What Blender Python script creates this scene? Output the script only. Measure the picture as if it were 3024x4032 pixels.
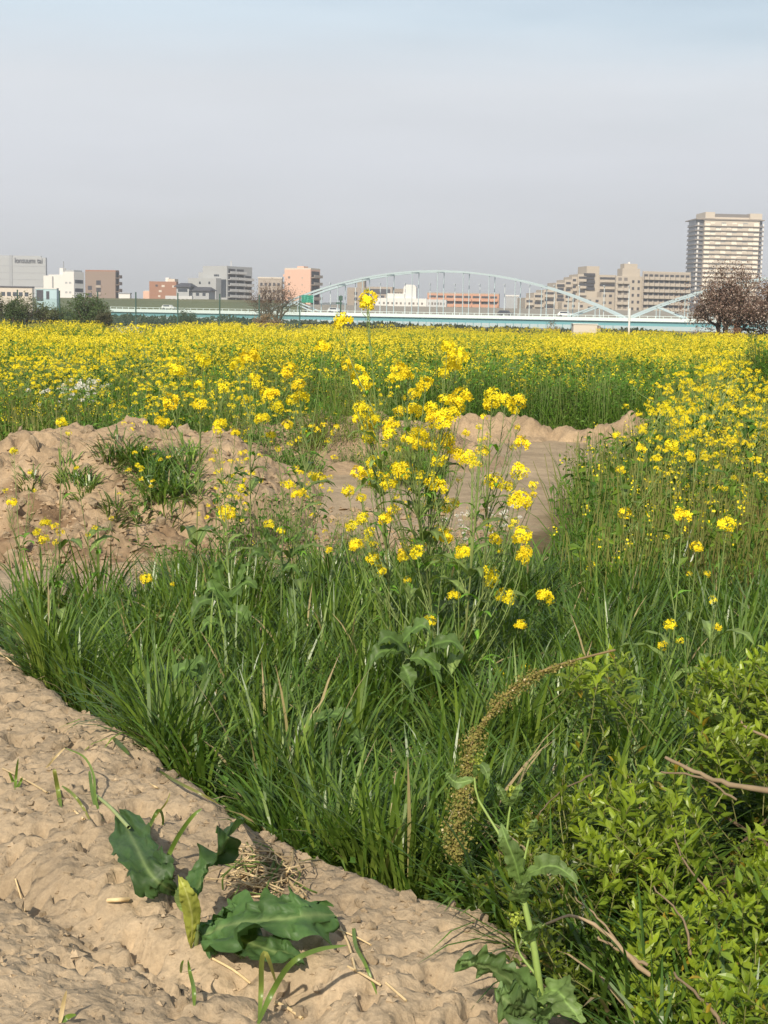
import bpy, bmesh, math, random
import numpy as np
from mathutils import Vector, Matrix

for o in list(bpy.data.objects):
    bpy.data.objects.remove(o, do_unlink=True)
SC = bpy.context.scene
C = SC.collection
R = math.radians

# ---------------------------------------------------------------- camera
FPX = 5855.0                      # focal length in photograph pixels (3024 x 4032)
PITCH, ROLL, EYE = R(7.34), R(1.12), 1.6
FWD = np.array([0, math.cos(PITCH), -math.sin(PITCH)])
UP0 = np.array([0, math.sin(PITCH), math.cos(PITCH)])
RT0 = np.array([1.0, 0, 0])
RT = RT0 * math.cos(ROLL) + UP0 * math.sin(ROLL)
UP = UP0 * math.cos(ROLL) - RT0 * math.sin(ROLL)
CAM = np.array([0, 0, EYE])
cam = bpy.data.cameras.new('camera')
cam.sensor_fit = 'VERTICAL'
cam.sensor_height = 24.0
cam.lens = FPX / 4032 * 24.0
cam.clip_start = 0.05
cam.clip_end = 9000
camo = bpy.data.objects.new('camera', cam)
C.objects.link(camo)
camo.matrix_world = Matrix(((RT[0], UP[0], -FWD[0], CAM[0]), (RT[1], UP[1], -FWD[1], CAM[1]),
                            (RT[2], UP[2], -FWD[2], CAM[2]), (0, 0, 0, 1)))
SC.camera = camo

# ---------------------------------------------------------------- sky and sun
SUN_EL, SUN_AZ = R(35), R(14)     # sun behind the camera, a little to its left
w = bpy.data.worlds.new('World')
SC.world = w
w.use_nodes = True
nt = w.node_tree
nt.nodes.clear()
N = nt.nodes.new
wout = N('ShaderNodeOutputWorld')
bg = N('ShaderNodeBackground')
bg.inputs['Strength'].default_value = 0.1
sky = N('ShaderNodeTexSky')
sky.sky_type = 'NISHITA'
sky.sun_disc = False
sky.sun_elevation = SUN_EL
sky.sun_rotation = math.pi + SUN_AZ
sky.air_density = 1.2
sky.dust_density = 2.0
tc = N('ShaderNodeTexCoord')
sep = N('ShaderNodeSeparateXYZ')
nt.links.new(tc.outputs['Generated'], sep.inputs[0])
ramp = N('ShaderNodeValToRGB')     # colour of the thin high cloud from horizon to zenith
nt.links.new(sep.outputs['Z'], ramp.inputs[0])
e = ramp.color_ramp.elements
e[0].position = 0.0
e[0].color = (6.3, 6.4, 6.6, 1)
e[1].position = 1.0
e[1].color = (5.0, 5.6, 6.6, 1)
for p, c in ((0.05, (6.4, 6.6, 7.0, 1)), (0.10, (6.85, 7.1, 7.65, 1)), (0.15, (7.25, 7.6, 8.1, 1)), (0.19, (6.5, 7.6, 8.5, 1)), (0.3, (5.8, 7.0, 8.3, 1))):
    x = e.new(p)
    x.color = c
mapn = N('ShaderNodeMapping')
mapn.inputs['Scale'].default_value = (1.6, 1.6, 9.0)
mapn.inputs['Location'].default_value = (1.75, 0.4, 0.05)
nt.links.new(tc.outputs['Generated'], mapn.inputs[0])
cn = N('ShaderNodeTexNoise')
cn.inputs['Scale'].default_value = 1.5
cn.inputs['Detail'].default_value = 5
cn.inputs['Roughness'].default_value = 0.45
nt.links.new(mapn.outputs[0], cn.inputs['Vector'])
add = N('ShaderNodeMath')          # cloud cover: full near the horizon, thinning higher up
add.operation = 'MULTIPLY_ADD'
nt.links.new(sep.outputs['Z'], add.inputs[0])
add.inputs[1].default_value = 1.45
nt.links.new(cn.outputs['Fac'], add.inputs[2])
cov = N('ShaderNodeMapRange')
cov.interpolation_type = 'SMOOTHSTEP'
nt.links.new(add.outputs[0], cov.inputs['Value'])
cov.inputs['From Min'].default_value = 0.68
cov.inputs['From Max'].default_value = 0.98
cov.inputs['To Min'].default_value = 0.97
cov.inputs['To Max'].default_value = 0.5
mix = N('ShaderNodeMix')
mix.data_type = 'RGBA'
nt.links.new(cov.outputs[0], mix.inputs['Factor'])
nt.links.new(sky.outputs[0], mix.inputs['A'])
cn2 = N('ShaderNodeTexNoise')       # soft streaks in the cloud veil
cn2.inputs['Scale'].default_value = 1.3
cn2.inputs['Detail'].default_value = 6
cn2.inputs['Roughness'].default_value = 0.5
mp2 = N('ShaderNodeMapping')
mp2.inputs['Scale'].default_value = (2.0, 2.0, 14.0)
mp2.inputs['Rotation'].default_value = (0.0, 0.10, 0.0)
mp2.inputs['Location'].default_value = (3.1, 0.7, 0.4)
nt.links.new(tc.outputs['Generated'], mp2.inputs[0])
nt.links.new(mp2.outputs[0], cn2.inputs['Vector'])
mr2 = N('ShaderNodeMapRange')
mr2.inputs['From Min'].default_value = 0.3
mr2.inputs['From Max'].default_value = 0.7
mr2.inputs['To Min'].default_value = 0.95
mr2.inputs['To Max'].default_value = 1.07
nt.links.new(cn2.outputs['Fac'], mr2.inputs['Value'])
vsc = N('ShaderNodeVectorMath')
vsc.operation = 'SCALE'
nt.links.new(ramp.outputs[0], vsc.inputs[0])
nt.links.new(mr2.outputs[0], vsc.inputs['Scale'])
nt.links.new(vsc.outputs[0], mix.inputs['B'])
nt.links.new(mix.outputs['Result'], bg.inputs['Color'])
nt.links.new(bg.outputs[0], wout.inputs[0])

sl = bpy.data.lights.new('sun', 'SUN')
sl.energy = 5.0
sl.angle = R(0.6)
sl.color = (1.0, 0.90, 0.75)
so = bpy.data.objects.new('sun', sl)
C.objects.link(so)
tosun = Vector((-math.sin(SUN_AZ) * math.cos(SUN_EL), -math.cos(SUN_AZ) * math.cos(SUN_EL), math.sin(SUN_EL)))
so.rotation_euler = tosun.to_track_quat('Z', 'Y').to_euler()
so.location = (0, -5, 30)
vs = SC.view_settings
vs.view_transform = 'Standard'
vs.look = 'None'
vs.exposure = 0.12
vs.gamma = 1.0
vs.use_curve_mapping = False
SC.cycles.max_bounces = 5
SC.cycles.diffuse_bounces = 3
SC.cycles.glossy_bounces = 2
SC.cycles.transparent_max_bounces = 12

# ---------------------------------------------------------------- helpers
def raydir(px, py):
    return FWD + RT * ((px - 1512) / FPX) + UP * ((2016 - py) / FPX)
def at(px, py, Y):
    """the point at distance Y (world y) seen at photograph pixel px, py"""
    d = raydir(px, py)
    return CAM + d * (Y / d[1])
def onz(px, py, z):
    d = raydir(px, py)
    return CAM + d * ((z - EYE) / d[2])

def hsh(ix, iy, s):
    h = (ix.astype(np.int64) * 374761393 + iy.astype(np.int64) * 668265263 + s * 1442695041) & 0xffffffff
    h = ((h ^ (h >> 13)) * 1274126177) & 0xffffffff
    h = ((h ^ (h >> 16)) * 2246822519) & 0xffffffff
    return ((h ^ (h >> 15)) & 0xffffff) / float(0xffffff)
def vnoise(x, y, s=0):
    ix, iy = np.floor(x), np.floor(y)
    fx, fy = x - ix, y - iy
    u, v = fx * fx * fx * (fx * (fx * 6 - 15) + 10), fy * fy * fy * (fy * (fy * 6 - 15) + 10)
    a, b, c, d = hsh(ix, iy, s), hsh(ix + 1, iy, s), hsh(ix, iy + 1, s), hsh(ix + 1, iy + 1, s)
    return (a * (1 - u) + b * u) * (1 - v) + (c * (1 - u) + d * u) * v
def fbm(x, y, s=0, o=4, g=0.5):
    t, a, n = 0, 1, 0
    for i in range(o):
        t = t + a * (vnoise(x * 2 ** i + 17.3 * i, y * 2 ** i - 9.1 * i, s + i) - 0.5)
        n += a
        a *= g
    return t / n * 2
def worley(x, y, s=0):
    ix, iy = np.floor(x), np.floor(y)
    f1 = np.full(np.shape(x), 9.0)
    f2 = f1.copy()
    for dx in (-1, 0, 1):
        for dy in (-1, 0, 1):
            cx, cy = ix + dx, iy + dy
            d = np.hypot(cx + hsh(cx, cy, s) - x, cy + hsh(cx, cy, s + 7) - y)
            f2 = np.minimum(f2, np.maximum(f1, d))
            f1 = np.minimum(f1, d)
    return f1, f2
def sstep(a, b, x):
    t = np.clip((x - a) / (b - a), 0, 1)
    return t * t * (3 - 2 * t)

class Geo:
    def __init__(s):
        s.V, s.F3, s.F4, s.K, s.n = [], [], [], [], 0
    def add(s, V, F, col):
        V = np.asarray(V, float).reshape(-1, 3)
        F = np.asarray(F, int)
        if F.ndim == 1:
            F = F.reshape(1, -1)
        (s.F3 if F.shape[1] == 3 else s.F4).append(F + s.n)
        k = np.asarray(col, float)
        if k.ndim == 1:
            k = np.tile(k, (len(V), 1))
        s.V.append(V)
        s.K.append(k[:, :3])
        s.n += len(V)
    def box(s, lo, hi, col=(1, 1, 1)):
        x0, y0, z0 = lo
        x1, y1, z1 = hi
        V = [(x0, y0, z0), (x1, y0, z0), (x1, y1, z0), (x0, y1, z0), (x0, y0, z1), (x1, y0, z1), (x1, y1, z1), (x0, y1, z1)]
        s.add(V, [(0, 3, 2, 1), (4, 5, 6, 7), (0, 1, 5, 4), (1, 2, 6, 5), (2, 3, 7, 6), (3, 0, 4, 7)], col)
        return s
    def mesh(s, name, mat, smooth=False):
        me = bpy.data.meshes.new(name)
        V = np.concatenate(s.V)
        K = np.concatenate(s.K)
        f3 = np.concatenate(s.F3) if s.F3 else np.zeros((0, 3), int)
        f4 = np.concatenate(s.F4) if s.F4 else np.zeros((0, 4), int)
        me.vertices.add(len(V))
        me.vertices.foreach_set('co', V.astype(np.float32).ravel())
        L = np.concatenate([f3.ravel(), f4.ravel()])
        me.loops.add(len(L))
        me.loops.foreach_set('vertex_index', L.astype(np.int32))
        me.polygons.add(len(f3) + len(f4))
        st = np.concatenate([np.arange(len(f3)) * 3, len(f3) * 3 + np.arange(len(f4)) * 4])
        me.polygons.foreach_set('loop_start', st.astype(np.int32))
        me.polygons.foreach_set('use_smooth', np.full(len(st), smooth))
        a = me.attributes.new('col', 'FLOAT_COLOR', 'POINT')
        a.data.foreach_set('color', np.concatenate([K, np.ones((len(K), 1))], 1).astype(np.float32).ravel())
        me.update(calc_edges=True)
        if mat:
            me.materials.append(mat)
        return me
    def obj(s, name, mat, parent=None, smooth=False):
        return mob(name, s.mesh(name, mat, smooth), parent)

def mob(name, me, parent=None, loc=None, rot=None, scale=None):
    o = bpy.data.objects.new(name, me)
    C.objects.link(o)
    if parent:
        o.parent = parent
    if loc is not None:
        o.location = loc
    if rot is not None:
        o.rotation_euler = rot
    if scale is not None:
        o.scale = (scale,) * 3 if np.isscalar(scale) else scale
    return o
def tag(o, label=None, cat=None, group=None, kind=None):
    if label: o['label'] = label
    if cat: o['category'] = cat
    if group: o['group'] = group
    if kind: o['kind'] = kind
    return o
def empty(name, loc=(0, 0, 0), rz=0.0):
    o = bpy.data.objects.new(name, None)
    C.objects.link(o)
    o.location = loc
    o.rotation_euler = (0, 0, rz)
    o.empty_display_size = 0.1
    return o
def stuff(o):
    o['kind'] = 'stuff'
    return o

def tube(g, P, rad, col, sides=5):
    P = np.asarray(P, float)
    n = len(P)
    rad = np.broadcast_to(np.asarray(rad, float), (n,))
    T = np.gradient(P, axis=0)
    T /= np.linalg.norm(T, axis=1)[:, None] + 1e-9
    ref = np.where(np.abs(T[:, 2:3]) > 0.9, [[1.0, 0, 0]], [[0, 0, 1.0]])
    A = np.cross(T, ref)
    A /= np.linalg.norm(A, axis=1)[:, None] + 1e-9
    B = np.cross(T, A)
    an = np.arange(sides) * 2 * math.pi / sides
    V = P[:, None] + rad[:, None, None] * (A[:, None] * np.cos(an)[None, :, None] + B[:, None] * np.sin(an)[None, :, None])
    i = np.arange(n - 1)[:, None] * sides
    j = np.arange(sides)[None]
    k = (j + 1) % sides
    F = np.stack([i + j, i + k, i + sides + k, i + sides + j], -1).reshape(-1, 4)
    c = np.asarray(col, float)
    if c.ndim == 2:
        c = np.repeat(c, sides, 0)
    g.add(V.reshape(-1, 3), F, c)
def bez(p0, p1, p2, p3, n=8):
    t = np.linspace(0, 1, n)[:, None]
    p0, p1, p2, p3 = map(lambda v: np.asarray(v, float), (p0, p1, p2, p3))
    return p0 * (1 - t) ** 3 + 3 * p1 * t * (1 - t) ** 2 + 3 * p2 * t * t * (1 - t) + p3 * t ** 3
def spline(pts, n=24):
    """Catmull-Rom through the points"""
    P = np.asarray(pts, float)
    P = np.vstack([2 * P[0] - P[1], P, 2 * P[-1] - P[-2]])
    out = []
    m = len(P) - 3
    for t in np.linspace(0, m - 1e-6, n):
        i = int(t)
        f = t - i
        a, b, c, d = P[i:i + 4]
        out.append(0.5 * (2 * b + (c - a) * f + (2 * a - 5 * b + 4 * c - d) * f * f + (3 * b - a - 3 * c + d) * f ** 3))
    return np.array(out)

def ribbons(g, root, L, W, az, a0, a1, col0, col1, seg=5, twist=None, power=1.4):
    """many grass blades at once: root (n,3), length, width, azimuth, start and end tilt, base and tip colour"""
    n = len(root)
    t = np.linspace(0, 1, seg + 1)
    ang = a0[:, None] + (a1 - a0)[:, None] * (t[None] ** power)
    mid = 0.5 * (ang[:, 1:] + ang[:, :-1])
    dh = np.concatenate([np.zeros((n, 1)), np.cumsum(np.sin(mid), 1)], 1) * (L / seg)[:, None]
    dv = np.concatenate([np.zeros((n, 1)), np.cumsum(np.cos(mid), 1)], 1) * (L / seg)[:, None]
    P = np.stack([root[:, 0:1] + dh * np.cos(az)[:, None], root[:, 1:2] + dh * np.sin(az)[:, None], root[:, 2:3] + dv], -1)
    tw = az + math.pi / 2 + (twist if twist is not None else 0)
    side = np.stack([np.cos(tw), np.sin(tw), np.zeros(n)], -1)
    prof = np.minimum(1, 0.55 + t * 1.4) * np.sqrt(np.clip(1 - t ** 2.2, 0, 1))
    prof[-1] = 0.06
    ww = W[:, None] * prof[None] * 0.5
    V = np.stack([P - side[:, None] * ww[..., None], P + side[:, None] * ww[..., None]], 2)
    K = col0[:, None] * (1 - t)[None, :, None] + col1[:, None] * t[None, :, None]
    K = np.repeat(K[:, :, None], 2, 2)
    b = (np.arange(n) * (seg + 1) * 2)[:, None]
    s = (np.arange(seg) * 2)[None]
    F = np.stack([b + s, b + s + 1, b + s + 3, b + s + 2], -1).reshape(-1, 4)
    g.add(V.reshape(-1, 3), F, K.reshape(-1, 3))

def leafgrid(spine, W, side, fold=0.25, ruffle=0.0, teeth=0.0, nt_=14, nv=6, shape='ovate', curl=0.0, seed=0, base=0.08):
    """leaf surface along a spine: returns V, F, (v, t) per vertex"""
    S = spline(spine, nt_ + 1)
    t = np.linspace(0, 1, nt_ + 1)
    T = np.gradient(S, axis=0)
    T /= np.linalg.norm(T, axis=1)[:, None]
    sd = np.asarray(side, float)[None] - (T @ np.asarray(side, float))[:, None] * T
    sd /= np.linalg.norm(sd, axis=1)[:, None]
    Nn = np.cross(sd, T)
    Nn *= np.sign(Nn[:, 2].mean() + 1e-9)
    if shape == 'ovate':
        prof = np.sin(math.pi * np.clip(t, 0, 1) ** 0.72) ** 0.75
    elif shape == 'oblong':
        prof = np.minimum(1, t / 0.22) ** 0.7 * np.sqrt(np.clip(1 - ((t - .3) / .72).clip(0) ** 2.6, 0, 1))
    else:
        prof = np.sin(math.pi * t ** 0.9)
    prof = np.maximum(prof, base * (1 - t))
    rs = np.random.RandomState(seed)
    v = np.linspace(-1, 1, nv + 1)
    ph = rs.rand(2) * 6.28
    V, A = [], []
    for j in range(nv + 1):
        k = 0 if v[j] < 0 else 1
        edge = 1 + teeth * (np.abs(((t * 9.0 + ph[k]) % 1) - .5) * 2 - .5) * abs(v[j]) ** 2
        edge += teeth * 0.8 * np.sin(t * 13 + ph[k] * 2) * abs(v[j]) ** 2
        lift = fold * abs(v[j]) - curl * v[j] ** 2
        ruf = ruffle * np.sin(t * 26 + ph[k] + 2 * v[j]) * abs(v[j]) ** 1.5 + ruffle * 0.7 * np.sin(t * 11 + ph[1 - k]) * v[j]
        V.append(S + sd * (W * prof * edge * v[j])[:, None] + Nn * (W * prof * (lift + ruf))[:, None])
        A.append(np.stack([np.full(nt_ + 1, v[j]), t], -1))
    V = np.stack(V, 1).reshape(-1, 3)
    A = np.stack(A, 1).reshape(-1, 2)
    i = np.arange(nt_)[:, None] * (nv + 1)
    j = np.arange(nv)[None]
    F = np.stack([i + j, i + j + 1, i + nv + 2 + j, i + nv + 1 + j], -1).reshape(-1, 4)
    return V, F, A

# ---------------------------------------------------------------- materials
def mat(name):
    m = bpy.data.materials.new(name)
    m.use_nodes = True
    t = m.node_tree
    return m, t, t.nodes['Principled BSDF'], t.nodes['Material Output']
def plantmat(name, rough=0.5, spec=0.4, trans=0.3, var=0.15, nscale=30.0, tr_tint=(1.25, 1.3, 0.5)):
    """colour comes from the 'col' attribute of the mesh; thin leaf with some light passing through"""
    m, t, b, o = mat(name)
    a = t.nodes.new('ShaderNodeAttribute')
    a.attribute_name = 'col'
    n = t.nodes.new('ShaderNodeTexNoise')
    n.inputs['Scale'].default_value = nscale
    n.inputs['Detail'].default_value = 3
    tcn = t.nodes.new('ShaderNodeTexCoord')
    t.links.new(tcn.outputs['Object'], n.inputs['Vector'])
    mr = t.nodes.new('ShaderNodeMapRange')
    mr.inputs['To Min'].default_value = 1 - 2 * var
    mr.inputs['To Max'].default_value = 1 + 2 * var
    t.links.new(n.outputs['Fac'], mr.inputs['Value'])
    oi = t.nodes.new('ShaderNodeObjectInfo')
    mr2 = t.nodes.new('ShaderNodeMapRange')
    mr2.inputs['To Min'].default_value = 0.88
    mr2.inputs['To Max'].default_value = 1.12
    t.links.new(oi.outputs['Random'], mr2.inputs['Value'])
    mm = t.nodes.new('ShaderNodeMath')
    mm.operation = 'MULTIPLY'
    t.links.new(mr.outputs[0], mm.inputs[0])
    t.links.new(mr2.outputs[0], mm.inputs[1])
    mx = t.nodes.new('ShaderNodeVectorMath')
    mx.operation = 'SCALE'
    t.links.new(a.outputs['Color'], mx.inputs[0])
    t.links.new(mm.outputs[0], mx.inputs['Scale'])
    t.links.new(mx.outputs[0], b.inputs['Base Color'])
    b.inputs['Roughness'].default_value = rough
    b.inputs['Specular IOR Level'].default_value = spec
    if trans > 0:
        tl = t.nodes.new('ShaderNodeBsdfTranslucent')
        tv = t.nodes.new('ShaderNodeVectorMath')
        tv.operation = 'MULTIPLY'
        tv.inputs[1].default_value = tr_tint
        t.links.new(mx.outputs[0], tv.inputs[0])
        t.links.new(tv.outputs[0], tl.inputs['Color'])
        ms = t.nodes.new('ShaderNodeMixShader')
        ms.inputs[0].default_value = trans
        t.links.new(b.outputs[0], ms.inputs[1])
        t.links.new(tl.outputs[0], ms.inputs[2])
        t.links.new(ms.outputs[0], o.inputs['Surface'])
    return m
def solidmat(name, col, rough=0.7, var=0.12, nscale=0.6, metal=0.0, spec=0.4, bump=0.0):
    m, t, b, o = mat(name)
    n = t.nodes.new('ShaderNodeTexNoise')
    n.inputs['Scale'].default_value = nscale
    n.inputs['Detail'].default_value = 6
    tcn = t.nodes.new('ShaderNodeTexCoord')
    t.links.new(tcn.outputs['Object'], n.inputs['Vector'])
    mr = t.nodes.new('ShaderNodeMapRange')
    mr.inputs['To Min'].default_value = 1 - 2 * var
    mr.inputs['To Max'].default_value = 1 + 2 * var
    t.links.new(n.outputs['Fac'], mr.inputs['Value'])
    mx = t.nodes.new('ShaderNodeVectorMath')
    mx.operation = 'SCALE'
    mx.inputs[0].default_value = col
    t.links.new(mr.outputs[0], mx.inputs['Scale'])
    t.links.new(mx.outputs[0], b.inputs['Base Color'])
    b.inputs['Roughness'].default_value = rough
    b.inputs['Metallic'].default_value = metal
    b.inputs['Specular IOR Level'].default_value = spec
    if bump:
        bp = t.nodes.new('ShaderNodeBump')
        bp.inputs['Strength'].default_value = bump
        t.links.new(n.outputs['Fac'], bp.inputs['Height'])
        t.links.new(bp.outputs[0], b.inputs['Normal'])
    return m
def soilmat(name, fine=1.0):
    """soil: base colour from the mesh attribute (bare or weedy ground), grain and crumbs from noise"""
    m, t, b, o = mat(name)
    a = t.nodes.new('ShaderNodeAttribute')
    a.attribute_name = 'col'
    tcn = t.nodes.new('ShaderNodeTexCoord')
    def noise(sc, det, rg=0.6):
        n = t.nodes.new('ShaderNodeTexNoise')
        n.inputs['Scale'].default_value = sc
        n.inputs['Detail'].default_value = det
        n.inputs['Roughness'].default_value = rg
        t.links.new(tcn.outputs['Object'], n.inputs['Vector'])
        return n
    n1, n2, n3 = noise(2.2, 6), noise(60 * fine, 5, .7), noise(160 * fine, 3)
    def rng(src, lo, hi):
        r = t.nodes.new('ShaderNodeMapRange')
        r.inputs['From Min'].default_value = 0.25
        r.inputs['From Max'].default_value = 0.75
        r.inputs['To Min'].default_value = lo
        r.inputs['To Max'].default_value = hi
        t.links.new(src.outputs['Fac'], r.inputs['Value'])
        return r
    def mul(x, y):
        q = t.nodes.new('ShaderNodeMath')
        q.operation = 'MULTIPLY'
        t.links.new(x.outputs[0], q.inputs[0])
        t.links.new(y.outputs[0], q.inputs[1])
        return q
    n4 = noise(8.0, 4)
    q = mul(mul(mul(rng(n1, 0.78, 1.2), rng(n2, 0.82, 1.16)), rng(n3, 0.88, 1.12)), rng(n4, 0.86, 1.12))
    s = t.nodes.new('ShaderNodeVectorMath')
    s.operation = 'SCALE'
    t.links.new(a.outputs['Color'], s.inputs[0])
    t.links.new(q.outputs[0], s.inputs['Scale'])
    t.links.new(s.outputs[0], b.inputs['Base Color'])
    b.inputs['Roughness'].default_value = 0.95
    b.inputs['Specular IOR Level'].default_value = 0.12
    vor = t.nodes.new('ShaderNodeTexVoronoi')
    vor.inputs['Scale'].default_value = 55 * fine
    t.links.new(tcn.outputs['Object'], vor.inputs['Vector'])
    ad = t.nodes.new('ShaderNodeMath')
    ad.operation = 'MULTIPLY_ADD'
    t.links.new(n2.outputs['Fac'], ad.inputs[0])
    ad.inputs[1].default_value = 1.3
    t.links.new(vor.outputs['Distance'], ad.inputs[2])
    bp = t.nodes.new('ShaderNodeBump')
    bp.inputs['Strength'].default_value = 0.5
    bp.inputs['Distance'].default_value = 0.007 / fine
    t.links.new(ad.outputs[0], bp.inputs['Height'])
    t.links.new(bp.outputs[0], b.inputs['Normal'])
    return m

M_SOIL = soilmat('dry_soil')
M_SOILFAR = soilmat('dry_soil_coarse', 0.4)
M_GRASS = plantmat('grass_blade', 0.36, 0.5, 0.33)
M_LEAF = plantmat('broad_leaf', 0.52, 0.35, 0.3, 0.16, 55)
M_SHRUB = plantmat('shrub_leaf', 0.4, 0.45, 0.35, 0.08, 40)
M_PETAL = plantmat('petal', 0.6, 0.2, 0.3, 0.03, 60, (1.05, 1.0, 0.6))
M_STEM = plantmat('stem', 0.5, 0.35, 0.0, 0.12, 60)
M_STRAW = plantmat('straw', 0.6, 0.3, 0.1, 0.12, 60)
M_BARK = plantmat('bark', 0.85, 0.2, 0.0, 0.2, 25)
M_FIELD = plantmat('field_plant', 0.55, 0.3, 0.3, 0.05, 8)

SOIL = np.array([0.355, 0.273, 0.178])
SOIL_DK = np.array([0.29, 0.19, 0.11])
WEEDY = np.array([0.10, 0.105, 0.04])
G_DK, G_MID, G_LT, G_YEL = np.array([0.032, 0.082, 0.011]), np.array([0.086, 0.178, 0.020]), np.array([0.18, 0.285, 0.038]), np.array([0.30, 0.36, 0.07])
YEL, YEL2 = np.array([0.94, 0.77, 0.02]), np.array([0.78, 0.64, 0.035])
STRAWC = np.array([0.62, 0.47, 0.26])
# ---------------------------------------------------------------- terrain
CREST = np.array([onz(x, y, z)[:2] for x, y, z in (
    (-900, 2060, .3), (-300, 2340, .3), (0, 2545, .3), (250, 2740, .3), (480, 2880, .3), (700, 3030, .3), (960, 3185, .3), (1100, 3270, .29),
    (1350, 3400, .27), (1650, 3545, .25), (1850, 3640, .22), (2020, 3760, .2), (2150, 3900, .18), (2350, 4200, .16), (2600, 4700, .16), (2900, 5600, .16))])
def crest_s(x, y):
    """signed distance to the crest of the near bank, positive on the camera's side; and crest height there"""
    best = np.full(np.shape(x), 1e9)
    sg = np.ones(np.shape(x))
    for a, b in zip(CREST[:-1], CREST[1:]):
        d = b - a
        L = d @ d
        t = np.clip(((x - a[0]) * d[0] + (y - a[1]) * d[1]) / L, 0, 1)
        ex, ey = x - a[0] - t * d[0], y - a[1] - t * d[1]
        q = ex * ex + ey * ey
        side = np.sign(ex * d[1] - ey * d[0])
        m = q < best - 1e-12
        best = np.where(m, q, best)
        sg = np.where(m, side, sg)
    return np.sqrt(best) * sg
_p = crest_s(np.array([-0.6]), np.array([2.0]))[0]
CSIGN = 1 if _p > 0 else -1

MX = np.array([at(px, py, 12.3)[0] for px, py in ((-900, 1900), (-300, 1860), (0, 1765), (90, 1725), (170, 1688), (260, 1690), (330, 1700), (420, 1685), (490, 1655), (570, 1650), (660, 1680), (760, 1700), (900, 1730), (1050, 1800), (1250, 1990), (1420, 2150))])
MZ = np.array([at(px, py, 12.3)[2] for px, py in ((-900, 1900), (-300, 1860), (0, 1765), (90, 1725), (170, 1688), (260, 1690), (330, 1700), (420, 1685), (490, 1655), (570, 1650), (660, 1680), (760, 1700), (900, 1730), (1050, 1800), (1250, 1990), (1420, 2150))])
def h_ground(x, y):
    z = 0.05 * fbm(x * 0.35, y * 0.35, 3, 3) + 0.012 * fbm(x * 3, y * 3, 5, 3)
    s = crest_s(x, y) * CSIGN
    z = z - 0.12 * sstep(-0.1, 0.4, s)
    return z
def h_mound(x, y):
    base = np.interp(x, MX, MZ)
    yy = y + 0.35 * fbm(x * 0.9, y * 0.6, 21, 3)
    up = sstep(9.1, 12.1, yy) ** 0.8
    dn = 1 - sstep(12.5, 14.4, yy)
    base = np.maximum(base, -0.1)
    z = base * up * dn
    f1, f2 = worley(x * 2.2, y * 2.2, 31)
    g1, g2 = worley(x * 6, y * 6, 33)
    k = sstep(0.02, 0.2, up * dn) * sstep(0.02, 0.15, base)
    wx, wy = x + .08 * fbm(x * 4, y * 4, 24, 2), y + .08 * fbm(x * 4 + 7, y * 4, 25, 2)
    e1, e2 = worley(wx * 13, wy * 13, 35)
    z = z + k * (0.12 * fbm(x * 1.6, y * 1.6, 23, 4) + 0.05 * (0.45 - f1) + 0.035 * (0.45 - g1) + 0.04 * (0.45 - e1) + 0.075 * fbm(wx * 5, wy * 5, 26, 5, .62))
    z = z - k * 0.09 * sstep(0.30, 0.5, fbm(x * 5, y * 5, 37, 2)) - k * 0.05 * sstep(.3, .45, fbm(x * 11, y * 11, 38, 2))
    # eroded steps on the face
    z = z + 0.07 * k * (np.abs(((z * 3.3 + 0.5 * fbm(x, y, 29, 3)) % 1) - 0.5) - 0.25)
    return z - 0.06 * (1 - k)
def h_mound2(x, y):
    f1, _ = worley(x * 2.4, y * 2.4, 41)
    q = np.exp(-(((x + 1.2) / 1.25) ** 2) - ((y - 17.2) / 1.3) ** 2) + 0.5 * np.exp(-(((x - .3) / 0.9) ** 2) - ((y - 17.6) / 1.2) ** 2)
    g1, _ = worley(x * 7, y * 7, 42)
    return 0.56 * q + sstep(.05, .4, q) * (0.16 * fbm(x * 2, y * 2, 43, 4) + 0.07 * (0.45 - f1) + .05 * (.45 - g1) + .12 * fbm(x * 5, y * 5, 47, 5, .62)) - 0.07
def h_ridge(x, y):
    rid = np.exp(-((y - 20.3 - 0.3 * np.sin(x)) / 0.5) ** 2) * sstep(-.4, .8, x) * (1 - sstep(4.6, 5.6, x))
    f1, _ = worley(x * 2.2, y * 2.2, 44)
    g1, _ = worley(x * 6, y * 6, 45)
    return rid * (0.27 + 0.3 * fbm(x * 1.5, y * 1.5, 9, 4)) + sstep(.1, .5, rid) * (.10 * (.45 - f1) + .07 * (.45 - g1) + .16 * fbm(x * 4, y * 4, 46, 5, .62)) - .05
def h_heap(x, y):
    f1, _ = worley(x * 2.4, y * 2.4, 51)
    q = np.exp(-(((x - 5.75) / 0.85) ** 2) - ((y - 20.5) / 1.1) ** 2)
    return 1.25 * q + sstep(.05, .4, q) * (0.1 * fbm(x * 2, y * 2, 53, 4) + 0.1 * (0.45 - f1)) - 0.09
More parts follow.
